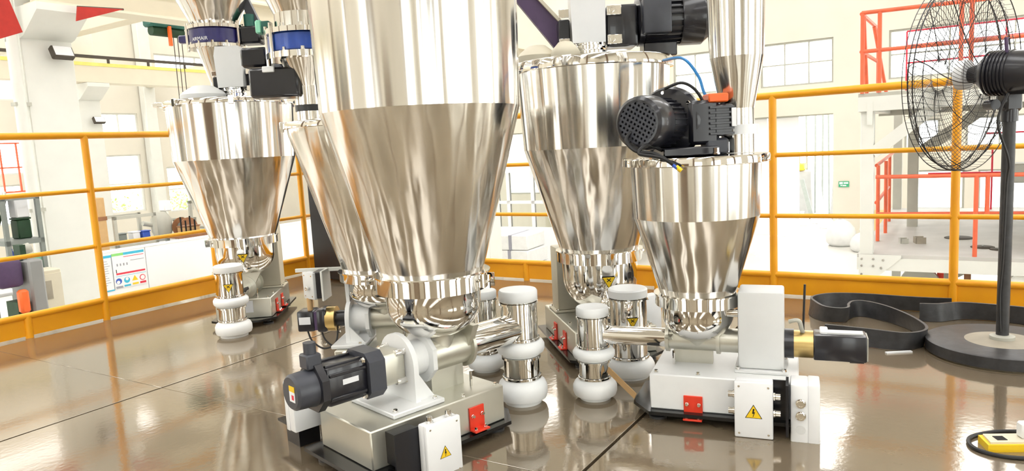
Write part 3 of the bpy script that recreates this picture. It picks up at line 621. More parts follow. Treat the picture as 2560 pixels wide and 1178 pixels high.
def red_bracket(root_, x, sgn, hw, z0, wd=.055):
    y = sgn*hw; mb = MB()
    mb.box(x-wd/2, x+wd/2, min(y, y+sgn*.006), max(y, y+sgn*.006), z0+.004, z0+.078, b=.001)
    mb.box(x-wd/2, x+wd/2, min(y, y+sgn*.032), max(y, y+sgn*.032), z0, z0+.006, b=.001)
    b_ = mb.build('transport_bracket', 'red_paint', root_)
    for dx in (-.32, .32): bolt(b_, (x+dx*wd, y+sgn*.006, z0+.05), (0, sgn, 0), .005, .010); bolt(b_, (x+dx*wd, y+sgn*.02, z0+.006), (0, 0, 1), .005, .010)
def feeder(label, x, y, th, P):
    r = root('screw_feeder', label, 'feeder', (x, y, 0), th)
    c0, c1, hw, ct = P['ch']; bz, br, ox = P['bz'], P['br'], P['out']; pz = .04
    # base
    MB().prism([(c0-.05, -hw-.03), (c1, -hw-.03), (c1+.07, -hw+.06), (c1+.07, hw-.06), (c1, hw+.03), (c0-.05, hw+.03)], .028, pz).build('base_plate', 'black_plate', r)
    for px in (c0, c1-.02):
        for py in (-hw+.03, hw-.03): MB().lathe([(.03, 0), (.03, .008), (.014, .012), (.014, .028)], Matrix.Translation((px, py, 0)), 16).build('foot', 'rubber', r)
    MB().box(c0, c1, -hw, hw, pz, ct, b=.004).build('chassis', P.get('chm', 'satin_steel'), r)
    for px, py in ((c1-.02, hw-.02), (c1-.02, -hw+.02), (c1-.16, -hw+.02), (c1-.16, hw-.02)): bolt(r, (px, py, ct), (0, 0, 1), .006, .009)
    # bowl and throat
    R_, rz0, rz1 = P['ring']; bw, bb = P['bowl']; Hb = rz0-bb
    prof = [(bw*1.04, rz0+.004), (bw*1.01, rz0-.002)]+[(bw*math.cos(t), rz0-.3*Hb-.7*Hb*math.sin(t)) for t in [k*math.pi/2/12 for k in range(12)]]+[(0, bb)]
    bowl = MB().lathe(prof, n=48).build('bowl', 'polished_steel', r)
    mb = MB().cyl((-.075, 0, bz), (.105, 0, bz), br*1.18, n=32)
    mb.lathe([(br*1.15, bz-.01), (br*1.1, bb-.01), (bw*.40, bb+.07*Hb)], n=32)
    mb.prism([(-br*1.1, bz), (br*1.1, bz), (bw*.62, bb+.2*Hb), (-bw*.62, bb+.2*Hb)], -.012, .012, YZX @ Matrix.Translation((0, 0, .095)))
    mb.box(-.05, .085, -br*.45, br*.45, ct+.0, bz-br)
    throat = mb.build('throat', 'satin_steel', r)
    for px in (-.07, .105): MB().cyl((px-.006, 0, bz), (px+.006, 0, bz), br*1.45, n=32).build('throat_flange', 'satin_steel', throat)
    for px, py in ((.08, br*1.3), (.08, -br*1.3)):
        MB().cyl((px, py, ct), (px, py, ct+.05), .005, n=8).build('stud', 'polished_steel', throat)
    # clamp ring
    cr = MB().lathe([(R_*.95, rz0), (R_, rz0), (R_, rz0+.3*(rz1-rz0)), (R_*1.0, rz1-.004), (R_*1.03, rz1-.004), (R_*1.03, rz1), (R_*.95, rz1)], n=56).build('clamp_ring', 'polished_steel', r)
    ca = math.radians(P.get('clamp', 60)-th)
    for s_ in (-1, 1):
        a = ca+s_*.09; MB().box(-.004, .004, -.006, .026, rz0+.004, rz1-.006, Matrix.Rotation(a-math.pi/2, 4, 'Z') @ Matrix.Translation((0, R_, 0))).build('clamp_lug', 'polished_steel', cr)
    M = Matrix.Rotation(ca-math.pi/2, 4, 'Z') @ Matrix.Translation((0, R_+.016, (rz0+rz1)/2)); MB().cyl(M @ Vector((-.035, 0, 0)), M @ Vector((.04, 0, 0)), .005, n=8).build('clamp_bolt', 'polished_steel', cr)
    # hopper
    hop = P['hop']; hopper = MB().lathe([(hop[0][0]*.96, rz1-.01)]+hop, n=72).build('hopper', 'brushed_steel', r, 12)
    (lr, lz0, lz1) = P['lid']
    MB().lathe([(lr*.93, lz0-.004), (lr, lz0), (lr, lz1-.006), (lr*.99, lz1), (0, lz1+.004)], n=72).build('lid', 'polished_steel', r)
    for k in range(P.get('lc', 0)):
        a = 2*math.pi*(k+.3)/P['lc']; M = Matrix.Rotation(a, 4, 'Z') @ Matrix.Translation((lr, 0, 0)); MB().box(-.004, .012, -.014, .014, lz0-.012, lz1+.006, M, b=.003).build('lid_clamp', 'polished_steel', r)
    # barrel and outlet
    MB().cyl((.1, 0, bz), (ox, 0, bz), br, n=36).build('barrel', 'polished_steel', r)
    po, Ht = P['pipe']; X = Matrix.Translation((ox, 0, 0))
    op = MB().lathe([(po, .56*Ht), (po, .93*Ht)], X, 36).build('outlet_pipe', 'polished_steel', r)
    MB().lathe([(po*1.05, .905*Ht), (po*1.07, .91*Ht), (po*1.07, .985*Ht), (po*1.0, Ht), (0, Ht)], X, 36).build('pipe_cap', 'silicone', op)
    for z in (.885, .575, .41, .235): MB().lathe([(po*1.04, (z-.012)*Ht), (po*1.08, (z-.01)*Ht), (po*1.08, (z+.01)*Ht), (po*1.04, (z+.012)*Ht)], X, 36, True).build('hose_clamp', 'polished_steel', op)
    MB().lathe(bellows(.425*Ht, .575*Ht, po, .022), X, 36).build('bellows', 'silicone', op)
    MB().lathe([(po*.98, .2*Ht), (po*.98, .43*Ht)], X, 36).build('lower_pipe', 'polished_steel', op)
    MB().lathe(bellows(.0, .235*Ht, po, .026), X, 36).build('bellows', 'silicone', op)
    return r, bowl, op, chf(r)
def chf(r): return next(c for c in r.children if c.name.startswith('chassis'))
def servo(r, bz, ct, t0, big=True, k=1.0):
    """white arched bracket, gearbox and servo motor along -X"""
    hwb = .095 if big else .085
    mb = MB().prism(ring_poly(hwb, ct+.01, bz), -.165, -.147, YZX)
    mb.box(-.27 if big else -.22, -.075, -.125, .125, ct, ct+.016, b=.003)
    br_ = mb.build('motor_bracket', 'white_paint', r)
    for s_ in (-1, 1): MB().prism([(-.147, ct+.016), (-.085, ct+.016), (-.147, bz-.02)], s_*.08-.004, s_*.08+.004, XZY).build('bracket_rib', 'white_paint', br_)
    for px in (-.25, -.1):
        for py in (-.105, .105): bolt(br_, (px, py, ct+.016), (0, 0, 1), .007, .008)
    for a in (45, 135, 225, 315): bolt(br_, (-.165, .072*math.cos(math.radians(a)), bz+.072*math.sin(math.radians(a))), (-1, 0, 0), .005, .005)
    MB().cyl((-.15, 0, bz), (-.07, 0, bz), .058, n=32).build('spacer_tube', 'white_paint', r)
    MB().prism([(p_, q_+bz) for p_, q_ in ngon(.088, 8, math.pi/8)], -.078, -.062, YZX).build('octagon_flange', 'white_paint', r)
    if big:
        gb = MB().box(-.255, -.165, -.052, .052, bz-.052, bz+.052, b=.010, seg=2).build('gearbox', 'satin_steel', r)
        for sy in (-1, 1):
            for sz in (-1, 1): MB().cyl((-.20, sy*.045, bz+sz*.045), (-.165, sy*.045, bz+sz*.045), .011, n=14).build('gearbox_screw', 'polished_steel', gb)
        S = Matrix.Translation((-.255, 0, bz)) @ Matrix.Diagonal((1.06, k, k, 1)) @ Matrix.Translation((.255, 0, -bz))
        mo = MB().prism([(p_, q_+bz) for p_, q_ in ((-.062, -.04), (-.04, -.062), (.04, -.062), (.062, -.04), (.062, .04), (.04, .062), (-.04, .062), (-.062, .04))], -.305, -.252, S @ YZX).build('servo_motor', 'motor_grey', r)
        mb = MB().box(-.43, -.305, -.050, .050, bz-.050, bz+.050, S, b=.008, seg=2)
        for s_ in (-1, 1):
            for z in (-.036, .026): mb.box(-.425, -.31, s_*.050-.004, s_*.050+.004, bz+z, bz+z+.01, S, b=.002)
            mb.box(-.425, -.31, s_*.03-.006, s_*.03+.006, bz+.046, bz+.055, S, b=.002)
        mb.build('stator', 'motor_black', mo)
        MB().prism([(p_, q_+bz) for p_, q_ in ngon(.066, 8, math.pi/8)], -.452, -.43, S @ YZX).build('rear_cap', 'motor_black', mo)
        MB().lathe([(.050, 0), (.048, .01), (.046, .055), (.040, .062), (0, .062)], S @ zto((-.452, 0, bz), (-1, 0, 0)), 32).build('encoder_cover', 'motor_grey', mo)
        MB().box(-.47, -.425, -.022, .022, bz+.05, bz+.088, S, b=.004).build('connector_base', 'motor_grey', mo)
        MB().lathe([(.017, bz+.088), (.017, bz+.116)], S @ Matrix.Translation((-.447, 0, 0)), 18).build('connector_plug', 'motor_grey', mo)
        for sy in (-1, 1):
            for sz in (-1, 1): bolt(mo, S @ Vector((-.312, sy*.046, bz+sz*.047)), (-1, 0, 0), .008, .010)
        MB().box(-.385, -.335, -.0515, -.0505, bz+.0, bz+.014, S).build('name_plate', 'paper', mo)
        M = S @ face_mat((-.514, -.01, bz), (-1, 0, 0)); mb = MB().box(-.014, .014, -.02, .012, 0, .001, M); mb.mat(1).box(-.014, .014, .006, .02, 0, .0012, M); mb.mat(2).box(-.002, .009, -.014, -.002, .001, .0016, M); mb.build('motor_label', ['paper', 'sticker_yellow', 'ink_red'], mo)
    else:
        MB().cyl((-.262, 0, bz), (-.222, 0, bz), .054, n=32).build('brass_gearbox', 'brass', r); MB().cyl((-.225, 0, bz), (-.165, 0, bz), .035, n=20).build('coupling', 'black_paint', r)
        mo = MB().box(-.30, -.255, -.05, .05, bz-.05, bz+.05, b=.012, seg=2).build('servo_motor', 'motor_black', r)
        MB().box(-.385, -.31, -.045, .045, bz-.045, bz+.045, b=.008, seg=2).build('stator', 'motor_black', mo); MB().box(-.312, -.298, -.04, .04, bz-.04, bz+.04).build('end_shield', 'purple_paint', mo)
        MB().box(-.375, -.325, -.0475, -.0455, bz-.012, bz+.02).build('name_plate', 'paper', mo)
        for px in (-.35, -.29):
            MB().tube(spline([(px, -.02, bz-.045), (px+.02, -.03, bz-.09), (px+.07, -.03, bz-.125), (px+.12, -.02, bz-.10), (px+.13, 0, bz-.02)]), .004).build('motor_cable', 'cable_black', mo)
    return r
def housing(r, bz, ct, x0, x1, y0, y1, z1, m_, motor=True):
    h_ = MB().box(x0, x1, y0, y1, ct+.012, z1, b=.008, seg=2).build('drive_housing', m_, r)
    MB().box(x0-.012, x1+.012, y0-.015, y1+.015, ct, ct+.012, b=.003).build('housing_foot', m_, h_)
    for px in (x0, x1):
        for py in (y0-.006, y1+.006): bolt(h_, (px, py, ct+.012), (0, 0, 1), .007, .008)
    MB().cyl((x1-.002, 0, bz), (-.07, 0, bz), .042, n=28).build('shaft_tube', 'satin_steel', r)
    if motor:
        MB().cyl((x0, 0, bz), (x0-.03, 0, bz), .05, n=28).build('motor_flange', 'motor_black', r)
        MB().cyl((x0-.03, 0, bz), (x0-.09, 0, bz), .046, n=32).build('brass_gearbox', 'brass', r)
        mo = MB().box(x0-.25, x0-.09, -.043, .043, bz-.043, bz+.043, b=.006, seg=2).build('servo_motor', 'motor_black', r)
        MB().box(x0-.135, x0-.11, -.046, .02, bz+.035, bz+.052, b=.003).build('cable_entry', 'white_plastic', mo); MB().box(x0-.24, x0-.13, -.02, .02, bz+.043, bz+.048).build('top_strip', 'grey_plastic', mo)
        MB().box(x0-.242, x0-.20, -.018, .018, bz-.052, bz-.04).build('connector', 'motor_black', mo); MB().box(x0-.253, x0-.249, -.038, .038, bz-.038, bz+.038).build('end_plate', 'steel_grey', mo)
    return h_

# --- front feeder
A = dict(ch=(-.37, .155, .150, .160), bz=.290, br=.054, out=.385, ring=(.188, .508, .562), bowl=(.156, .338), hop=[(.172, .562), (.320, 1.088), (.331, 1.62)], lid=(.345, 1.61, 1.65), pipe=(.068, .432), clamp=-20, lc=6)
fa, bowl, op, ch = feeder('large stainless hopper feeder in front with grey servo motor and arched white bracket', -.272, 2.34, 43, A)
servo(fa, .290, .160, 0, True, 1.16)
red_bracket(fa, .028, -1, .150, .045, .062)
MB().box(-.33, -.12, -.212, -.205, .02, .155).build('box_holder', 'black_paint', fa); MB().box(-.32, -.24, -.205, -.150, .05, .148).build('holder_arm', 'black_paint', fa)
jbox(fa, face_mat((-.185, -.212, .075), (0, -1, 0)), .125, .178, .045, .042)
jbox(fa, face_mat((-.385, .185, .17), (0, 1, 0)), .11, .16, .06, 0)
for px in (-.22, -.15): gland(fa, (px, -.235, .164), (0, 0, 1))
MB().box(-.40, -.29, .25, .40, .068, .076).build('cable_tray', 'black_plate', fa); MB().box(-.385, -.31, .28, .37, .0, .068).build('tray_leg', 'black_paint', fa)
# --- feeder behind it
B = dict(ch=(-.20, .16, .150, .150), bz=.255, br=.046, out=.42, ring=(.188, .430, .470), bowl=(.156, .29), hop=[(.172, .468), (.345, 1.050), (.348, 1.08)], lid=(.362, 1.075, 1.10), pipe=(.056, .352), clamp=-95, lc=6)
fb, bowl, op, ch = feeder('stainless feeder with sloping cone standing right behind the large front feeder', -.56, 3.04, -3, B)
servo(fb, .255, .150, 0, False)
MB().prism([(-.03, .27), (.03, .27), (.045, .42), (.02, .46), (-.045, .46)], -.165, -.150, YZX).build('bracket_arm', 'white_paint', fb)
MB().box(-.40, -.16, .03, .045, .46, .475).build('box_holder', 'steel_white', fb)
MB().box(-.262, -.252, -.06, .05, .345, .475, b=.002).build('box_holder', 'steel_white', fb); MB().box(-.30, -.262, -.05, .04, .355, .47, b=.004).build('box_back', 'black_paint', fb)
j = jbox(fb, face_mat((-.30, -.005, .41), (-.62, -.78, 0)), .078, .115, .04, 0, m_='grey_plastic'); gland(j, Vector((-.325, -.045, .40)), (-.62, -.78, 0), .007, .01)
MB().cyl((-.33, -.02, .355), (-.33, -.02, .30), .012, n=12).build('conduit_stub', 'cardboard', fb)

# --- feeder by the left railing
C = dict(ch=(-.37, .155, .158, .155), bz=.215, br=.05, out=.385, ring=(.193, .466, .512), bowl=(.166, .262), hop=[(.186, .510), (.338, .972), (.350, 1.278)], lid=(.362, 1.278, 1.306), pipe=(.071, .398), clamp=-150, lc=7)
fc, bowlc, opc, chc = feeder('stainless feeder at the left railing with black gearmotor and grey sleeve on its lid', -1.605, 4.25, -84, C)
housing(fc, .25, .155, -.29, -.17, -.12, .155, .56, 'beige_machine')
red_bracket(fc, .02, 1, .158, .045, .05); red_bracket(fc, -.13, 1, .158, .045, .05)
MB().box(.1555, .1575, -.05, .055, .075, .145).build('type_plate', 'paper', chc)
# --- feeder at the back right
D = dict(ch=(-.37, .21, .182, .155), bz=.19, br=.05, out=.372, ring=(.190, .430, .480), bowl=(.168, .190), hop=[(.174, .478), (.316, .935), (.334, 1.265)], lid=(.350, 1.265, 1.305), pipe=(.074, .367), clamp=20, lc=0)
fd, bowld, opd, chd = feeder('stainless feeder behind the small one, black gearmotor and white sleeve on its lid', .39, 3.2, -80, D)
housing(fd, .22, .155, -.29, -.17, -.16, .12, .47, 'beige_machine')
red_bracket(fd, .03, -1, .182, .04, .05); red_bracket(fd, -.14, -1, .182, .04, .05)
jbox(fd, face_mat((.06, .19, .18), (1, .3, 0)), .085, .17, .06, 0); 
mb = MB().box(.2105, .2120, -.17, -.09, .05, .15); mb.mat(1)
for i in range(9): mb.box(.2119, .2126, -.16, -.105-.02*random.random(), .06+i*.0085, .064+i*.0085)
mb.build('type_plate', ['paper', 'ink_grey'], chd)
# --- small feeder at the right
Ef = dict(ch=(-.33, .145, .166, .163), bz=.247, br=.034, out=.385, ring=(.146, .378, .420), bowl=(.122, .242), hop=[(.130, .420), (.212, .688), (.219, .868)], lid=(.246, .868, .894), pipe=(.057, .352), clamp=40, lc=0, chm='white_paint')
fe, bowle, ope, che = feeder('small stainless feeder at right with tall white drive housing and two junction boxes', .640, 2.46, 158, Ef)
housing(fe, .247, .163, -.285, -.14, -.05, .085, .438, 'grey_plastic')
red_bracket(fe, .0, 1, .166, .018, .062)
MB().box(-.30, -.15, .166, .172, .02, .172).build('box_holder', 'black_paint', fe); MB().box(-.30, -.292, .17, .26, .02, .185).build('box_holder', 'black_paint', fe)
j1 = jbox(fe, face_mat((-.197, .185, .092), (0, 1, 0)), .114, .180, .062, .052)
for z in (.075, .13): gland(j1, (-.14, .21, z), (1, 0, 0), .011, .022); gland(j1, (-.254, .21, z), (-1, 0, 0), .011, .022)
j2 = jbox(fe, face_mat((-.305, .19, .088), (-1, 0, 0)), .10, .192, .085, 0)
for z in (.085, .125): gland(j2, (-.335, .24, z), (0, 1, 0), .012, .012)
MB().cyl((-.335, .2405, .04), (-.335, .2412, .04), .014, n=24).build('blind_cap', 'grey_plastic', j2)
MB().box(-.3908, -.3902, .19, .20, .05, .10).build('yellow_label', 'sticker_yellow', j2)
MB().tube([(-.345, -.052, .19), (-.345, -.055, .30), (-.350, -.055, .44)], .004, 6).build('wire_rod', 'cable_black', fe)
MB().tube(spline([(-.30, .03, .33), (-.33, .035, .335), (-.34, .02, .30), (-.345, -.0, .285)]), .007).build('motor_cable', 'steel_grey', fe)
MB().cyl((-.14, .06, .36), (-.105, .06, .36), .014, n=14).build('air_fitting', 'polished_steel', fe)
# paper strip hanging from the small outlet
MB().box(0, .15, -.0015, .0015, -.012, .012, Matrix.Translation((.325, .03, .122)) @ Matrix.Rotation(math.radians(150), 4, 'Z') @ Matrix.Rotation(math.radians(28), 4, 'Y')).build('paper_strip', 'cardboard', fe)

# stickers on bowls and outlet pipes (thin foil bent round the metal is left flat, they are small)
def local_dir(th, wx, wy):
    a = math.radians(-th); return Vector((wx*math.cos(a)-wy*math.sin(a), wx*math.sin(a)+wy*math.cos(a), 0))
def stick_on(part, th, ox, rr, z, wx, wy, s, tilt=0):
    d = local_dir(th, wx, wy).normalized(); M = face_mat(Vector((ox, 0, z))+d*rr, d) @ Matrix.Rotation(math.radians(tilt), 4, 'X')
    sticker(part, M, s, 'pinch')
stick_on(bowlc, -84, 0, .1705, .405, .26, -.95, .062, 6); stick_on(opc, -84, .385, .0735, .285, .28, -.95, .055)
stick_on(bowld, -80, 0, .1715, .36, .10, -1, .062, 6); stick_on(opd, -80, .372, .0765, .245, .05, -1, .05)

# ------------------------------------------------------------------ drives on the lids
def lid_drive(r, th, z, k, top, colw, dxc, m_col, motor_m, pads):
    """world-aligned: sleeve column, gear block and motor to the right, filter domes to the left"""
    W = Matrix.Rotation(math.radians(-th), 4, 'Z')
    def T(x, y, z_): return W @ Matrix.Translation((x, y, z_))
    fl_ = MB()
    for i in range(3): fl_.lathe([(.085*k-.004*i, .022*i), (.085*k-.004*i, .022*i+.012), (.07*k, .022*i+.016), (.07*k, .022*i+.022)], T(dxc, -.05, z), 28)
    sl = fl_.build('sleeve_flange', 'polished_steel', r)
    for i in range(8):
        a = i*math.pi/4; p_ = T(dxc, -.05, z) @ Vector((.08*k*math.cos(a), .08*k*math.sin(a), .05)); bolt(sl, p_, (0, 0, 1), .006, .016)
    hw = colw/2
    mb = MB(); st = [(-hw*.93, z+.066), (-hw*1.0, z+.066+(top-z)*.4), (-hw*1.04, top-.05), (-hw*.9, top), (hw*.75, top), (hw*1.04, top-.08), (hw*1.0, z+.066+(top-z)*.4), (hw*.93, z+.066)]
    mb.prism([(p_+dxc, q_) for p_, q_ in st], .05-hw*.8, .05+hw*.8, W @ XZY)
    mb.build('sleeve_column', m_col, r)
    gx = dxc+hw+.005
    gb = MB().box(gx, gx+.13*k, -.10*k, .06*k, z+.045, z+.22*k, W, b=.012, seg=2).build('gear_block', motor_m, r)
    MB().box(dxc-hw-.05*k, dxc-hw-.002, -.09*k, .03*k, z+.04, z+.17*k, W, b=.006).build('bearing_block', 'black_paint', r)
    for zz in (.055, .175):
        MB().box(gx-.002, gx+.06*k, -.112*k, -.10*k, z+zz*k, z+(zz+.04)*k, W, b=.002).build('clamp_plate', 'polished_steel', gb)
        p_ = W @ Vector((gx+.02*k, -.113*k, z+(zz+.02)*k)); bolt(gb, p_, W.to_3x3() @ Vector((0, -1, 0)), .009*k, .005)
        MB().box(dxc-hw-.05*k, dxc-hw-.005, -.10*k, -.09*k, z+zz*k, z+(zz+.035)*k, W, b=.002).build('clamp_plate', 'polished_steel', gb)
    zc = z+.155*k; mx0 = gx+.13*k; L = .315*k
    Mx = W @ zto((mx0, -.02, zc), (1, 0, 0))
    mb = MB().lathe([(.075*k, 0), (.105*k, .01), (.105*k, .03), (.092*k, .035), (.092*k, L*.62)], Mx, 36)
    for i in range(22):
        a = 2*math.pi*i/22; mb.box(.088*k, .102*k, -.003, .003, .04*k, L*.6, Mx @ Matrix.Rotation(a, 4, 'Z'))
    mo = mb.build('agitator_motor', 'motor_black', r)
    MB().lathe([(.108*k, L*.6), (.110*k, L*.62), (.110*k, L*.9), (.085*k, L), (0, L)], Mx, 36).build('fan_cowl', 'motor_black', mo)
    tb = MB().box(mx0+.015*k, mx0+.135*k, -.145*k, -.085*k, zc-.068*k, zc+.075*k, W, b=.008, seg=2).build('terminal_box', 'motor_grey', mo)
    MB().box(mx0+.03, L*.55+mx0, -.06*k, .04*k, z+.002, z+.06*k, W, b=.004).build('motor_foot', 'motor_black', mo)
    for (dx, dy, rr, hh) in pads:
        MB().lathe([(rr, 0), (rr, hh*.35), (rr*.86, hh*.55), (rr*.45, hh*.92), (0, hh)], T(dx, dy, z), 32).build('filter_dome', 'grey_plastic' if k < .8 else 'beige_machine', r)
    return mo
lid_drive(fd, -80, 1.309, 1.0, 1.95, .150, -.02, 'white_plastic', 'motor_black', ((-.24, -.06, .085, .075), (-.125, -.14, .062, .075)))
M = Matrix.Rotation(math.radians(80), 4, 'Z')
MB().prism([(-.42, 1.72), (-.36, 1.74), (-.11, 1.46), (-.12, 1.40), (-.16, 1.38)], -.06, -.02, M @ XZY).build('support_arm', 'purple_paint', fd)
MB().prism([(-.36, 1.74), (-.345, 1.74), (-.095, 1.46), (-.11, 1.455)], -.08, .0, M @ XZY).build('support_arm_edge', 'beige_machine', fd)
lid_drive(fc, -84, 1.310, .78, 1.605, .155, .055, 'grey_plastic', 'motor_black', ((-.10, -.12, .125, .085),))
M = Matrix.Rotation(math.radians(84), 4, 'Z'); MB().prism([(.10, 1.90), (.14, 1.90), (.22, 1.70), (.19, 1.64), (.16, 1.66)], -.09, -.05, M @ XZY).build('support_arm', 'motor_grey', fc)
MB().box(-.40, -.33, -.12, -.06, 1.285, 1.312, M, b=.004).build('lid_latch', 'polished_steel', fc)

# E: big agitator motor lying on the lid, fan cowl towards the camera
W = Matrix.Rotation(math.radians(-158), 4, 'Z')
def we(x, y, z): return W @ Vector((x-.64, y-2.46, z))
ax = Vector((-.66, -.75, 0)).normalized(); axl = W.to_3x3() @ ax
Mx = zto(we(.55, 2.44, 1.01), axl)
mb = MB().lathe([(.05, -.03), (.118, -.02), (.120, .0), (.112, .012), (.075, .02), (.070, .12)], Mx, 40)
for i in range(26):
    a = 2*math.pi*i/26; mb.box(.066, .082, -.002, .002, .02, .115, Mx @ Matrix.Rotation(a, 4, 'Z'))
em = mb.build('agitator_motor', 'motor_black', fe)
MB().lathe([(.086, .112), (.088, .118), (.088, .175), (.084, .195), (.074, .203), (.066, .203), (.066, .19), (.0, .19)], Mx, 40).build('fan_cowl', 'motor_black', em)
for i in range(-4, 5):
    h_ = math.sqrt(max(.0001, .068**2-(i*.0145)**2))
    MB().box(i*.0145-.0035, i*.0145+.0035, -h_, h_, .197, .203, Mx @ Matrix.Rotation(math.radians(40), 4, 'Z')).build('grille_bar', 'motor_grey', em)
    MB().box(-h_, h_, i*.0145-.0035, i*.0145+.0035, .197, .2025, Mx @ Matrix.Rotation(math.radians(40), 4, 'Z')).build('grille_bar', 'motor_grey', em)
for i in range(6):
    a = i*math.pi/3+.3; p_ = Mx @ Vector((.1*math.cos(a), .1*math.sin(a), .012)); bolt(em, p_, axl, .006, .006)
def wbox(mb, x0, x1, y0, y1, z0, z1, b=.004): return mb.box(x0-.64, x1-.64, y0-2.46, y1-2.46, z0, z1, W, b=b)
wbox(MB(), .50, .68, 2.30, 2.50, .898, .925).build('motor_foot', 'motor_black', em)
gm = wbox(MB(), .60, .70, 2.36, 2.52, .93, 1.075, .012).build('gear_case', 'motor_black', fe)
mb = MB(); wbox(mb, .68, .745, 2.36, 2.46, .955, 1.06, .006)
for i in range(6): wbox(mb, .665, .745, 2.350, 2.36, .96+i*.017, .968+i*.017, .001)
fm = mb.build('finned_motor', 'motor_black', fe)
wbox(MB(), .665, .73, 2.36, 2.44, 1.066, 1.095).build('terminal_cover', 'orange_paint', fm); wbox(MB(), .735, .75, 2.346, 2.352, .985, 1.045, .001).build('motor_label', 'paper', fm)
mb = MB(); wbox(mb, .655, .73, 2.36, 2.44, .897, .95, .008); mb.build('bearing_foot', 'motor_grey', fe)
bolt(fe, we(.652, 2.245, .90), (0, 0, 1), .009, .02)
for i, pts in enumerate(([(.50, 2.33, .92), (.44, 2.26, .94), (.41, 2.24, .915), (.47, 2.21, .90), (.515, 2.20, .872)], [(.48, 2.34, 1.03), (.385, 2.30, .97), (.40, 2.26, .925), (.46, 2.22, .91), (.52, 2.2, .865)])):
    MB().tube(spline([we(*p_) for p_ in pts]), .006).build('motor_cable', 'cable_black', em)
MB().tube([we(.515, 2.2, .870), we(.53, 2.195, .856)], .007).build('wire_end', 'sticker_yellow', em); MB().tube([we(.505, 2.2, .876), we(.52, 2.198, .864)], .006).build('wire_end', 'ink_blue', em)
MB().tube(spline([we(.53, 2.40, 1.12), we(.585, 2.38, 1.135), (we(.635, 2.38, 1.10)), we(.66, 2.38, 1.03), we(.655, 2.38, .93)]), .005).build('motor_cable', 'cable_black', em)
r = root('air_hose', 'thin blue air hose curving down behind the black motor', 'hose', (.633, 2.62, 0)); MB().tube(spline([(.0, .25, 1.262), (.02, .02, 1.24), (.055, -.05, 1.17), (.065, -.10, 1.10), (.10, -.14, 1.05), (.115, -.19, .93)], 10), .0055, 8).build('hose', 'hose_blue', r)
MB().cyl((.115, -.19, .90), (.115, -.19, .935), .009, n=10).build('fitting', 'polished_steel', r)

# ------------------------------------------------------------------ refill hoppers with valves above the lids
def refill(label, x, y, parts):
    r = root('refill_hopper', label, 'hopper', (x, y, 0)); 
    for nm, m_, prof in parts:
        o = MB().lathe(prof, n=56).build(nm, m_, r, 20)
        if nm == 'flange':
            rr = max(p_[0] for p_ in prof); z = prof[0][1]; zt = max(p_[1] for p_ in prof)
            for k in range(12):
                a = k*math.pi/6+.2; bolt(o, (rr*.93*math.cos(a), rr*.93*math.sin(a), zt), (0, 0, 1), .008, .014)
    return r
def fl(rr, z0, z1): return [(rr*.6, z0), (rr, z0), (rr, z1), (rr*.6, z1)]
rc = refill('stainless refill hopper with dark blue valve above the left railing feeder', -1.665, 4.30, [('tube', 'brushed_steel', [(.057, 1.309), (.057, 1.42)]), ('lower_cone', 'brushed_steel', [(.057, 1.42), (.118, 1.615)]), ('flange', 'polished_steel', fl(.158, 1.612, 1.632)),
     ('valve_body', 'valve_navy', [(.142, 1.632), (.148, 1.64), (.148, 1.712), (.142, 1.72)]), ('flange', 'polished_steel', fl(.158, 1.720, 1.740)), ('upper_cone', 'brushed_steel', [(.128, 1.740), (.198, 1.883), (.42, 2.35), (.42, 2.9)])])
for zc_ in (1.622, 1.73):
    pass
vb = next(c for c in rc.children if c.name.startswith('valve_body'))
MB().box(-.215, -.145, -.03, .02, 1.655, 1.70, b=.008).build('valve_lever', 'valve_navy', vb)
ac = MB().box(.15, .27, -.05, .06, 1.63, 1.73, b=.012).build('actuator', 'black_paint', rc); MB().cyl((.20, 0, 1.73), (.20, 0, 1.80), .03).build('actuator_cap', 'green_paint', ac); MB().cyl((.27, 0, 1.68), (.33, 0, 1.68), .025).build('actuator_port', 'steel_grey', ac)
MB().cyl((-.15, -.05, 1.60), (-.15, -.05, 1.76), .009, n=8).build('tie_bolt', 'polished_steel', rc); MB().cyl((.15, -.06, 1.60), (.15, -.06, 1.76), .009, n=8).build('tie_bolt', 'polished_steel', rc)
# lettering on the valve
def curved_text(parent, txt, rr, z, size, ang0, m_):
    cu = bpy.data.curves.new('lettering', 'FONT'); cu.body = txt; cu.size = size; cu.extrude = .0006
    ob = bpy.data.objects.new('lettering_tmp', cu); COL.objects.link(ob); dg = bpy.context.evaluated_depsgraph_get(); me = bpy.data.meshes.new_from_object(ob.evaluated_get(dg)); bpy.data.objects.remove(ob)
    for v in me.vertices:
        a = math.radians(ang0)+v.co.x/rr; v.co = ((rr+v.co.z)*math.cos(a), (rr+v.co.z)*math.sin(a), z+v.co.y)
    me.materials.clear(); me.materials.append(MATS[m_]); o = bpy.data.objects.new('lettering', me); COL.objects.link(o); o.parent = parent; return o
curved_text(vb, 'AIRMAIR', .1492, 1.648, .028, -128, 'paper')
rb = refill('stainless refill tube with bright blue valve above the second feeder', -.822, 3.06, [('tube', 'brushed_steel', [(.055, 1.104), (.055, 1.150)]), ('rubber_sleeve', 'rubber', [(.060, 1.150), (.060, 1.176)]), ('upper_tube', 'brushed_steel', [(.056, 1.176), (.056, 1.254)]), ('lower_cone', 'brushed_steel', [(.056, 1.254), (.105, 1.365)]),
     ('flange', 'polished_steel', fl(.155, 1.362, 1.386)), ('valve_body', 'valve_blue', [(.138, 1.386), (.144, 1.392), (.144, 1.455), (.138, 1.460)]), ('flange', 'polished_steel', fl(.155, 1.460, 1.480)), ('neck', 'brushed_steel', [(.112, 1.480), (.112, 1.545)]), ('upper_cone', 'brushed_steel', [(.112, 1.545), (.36, 2.1), (.36, 2.6)])])
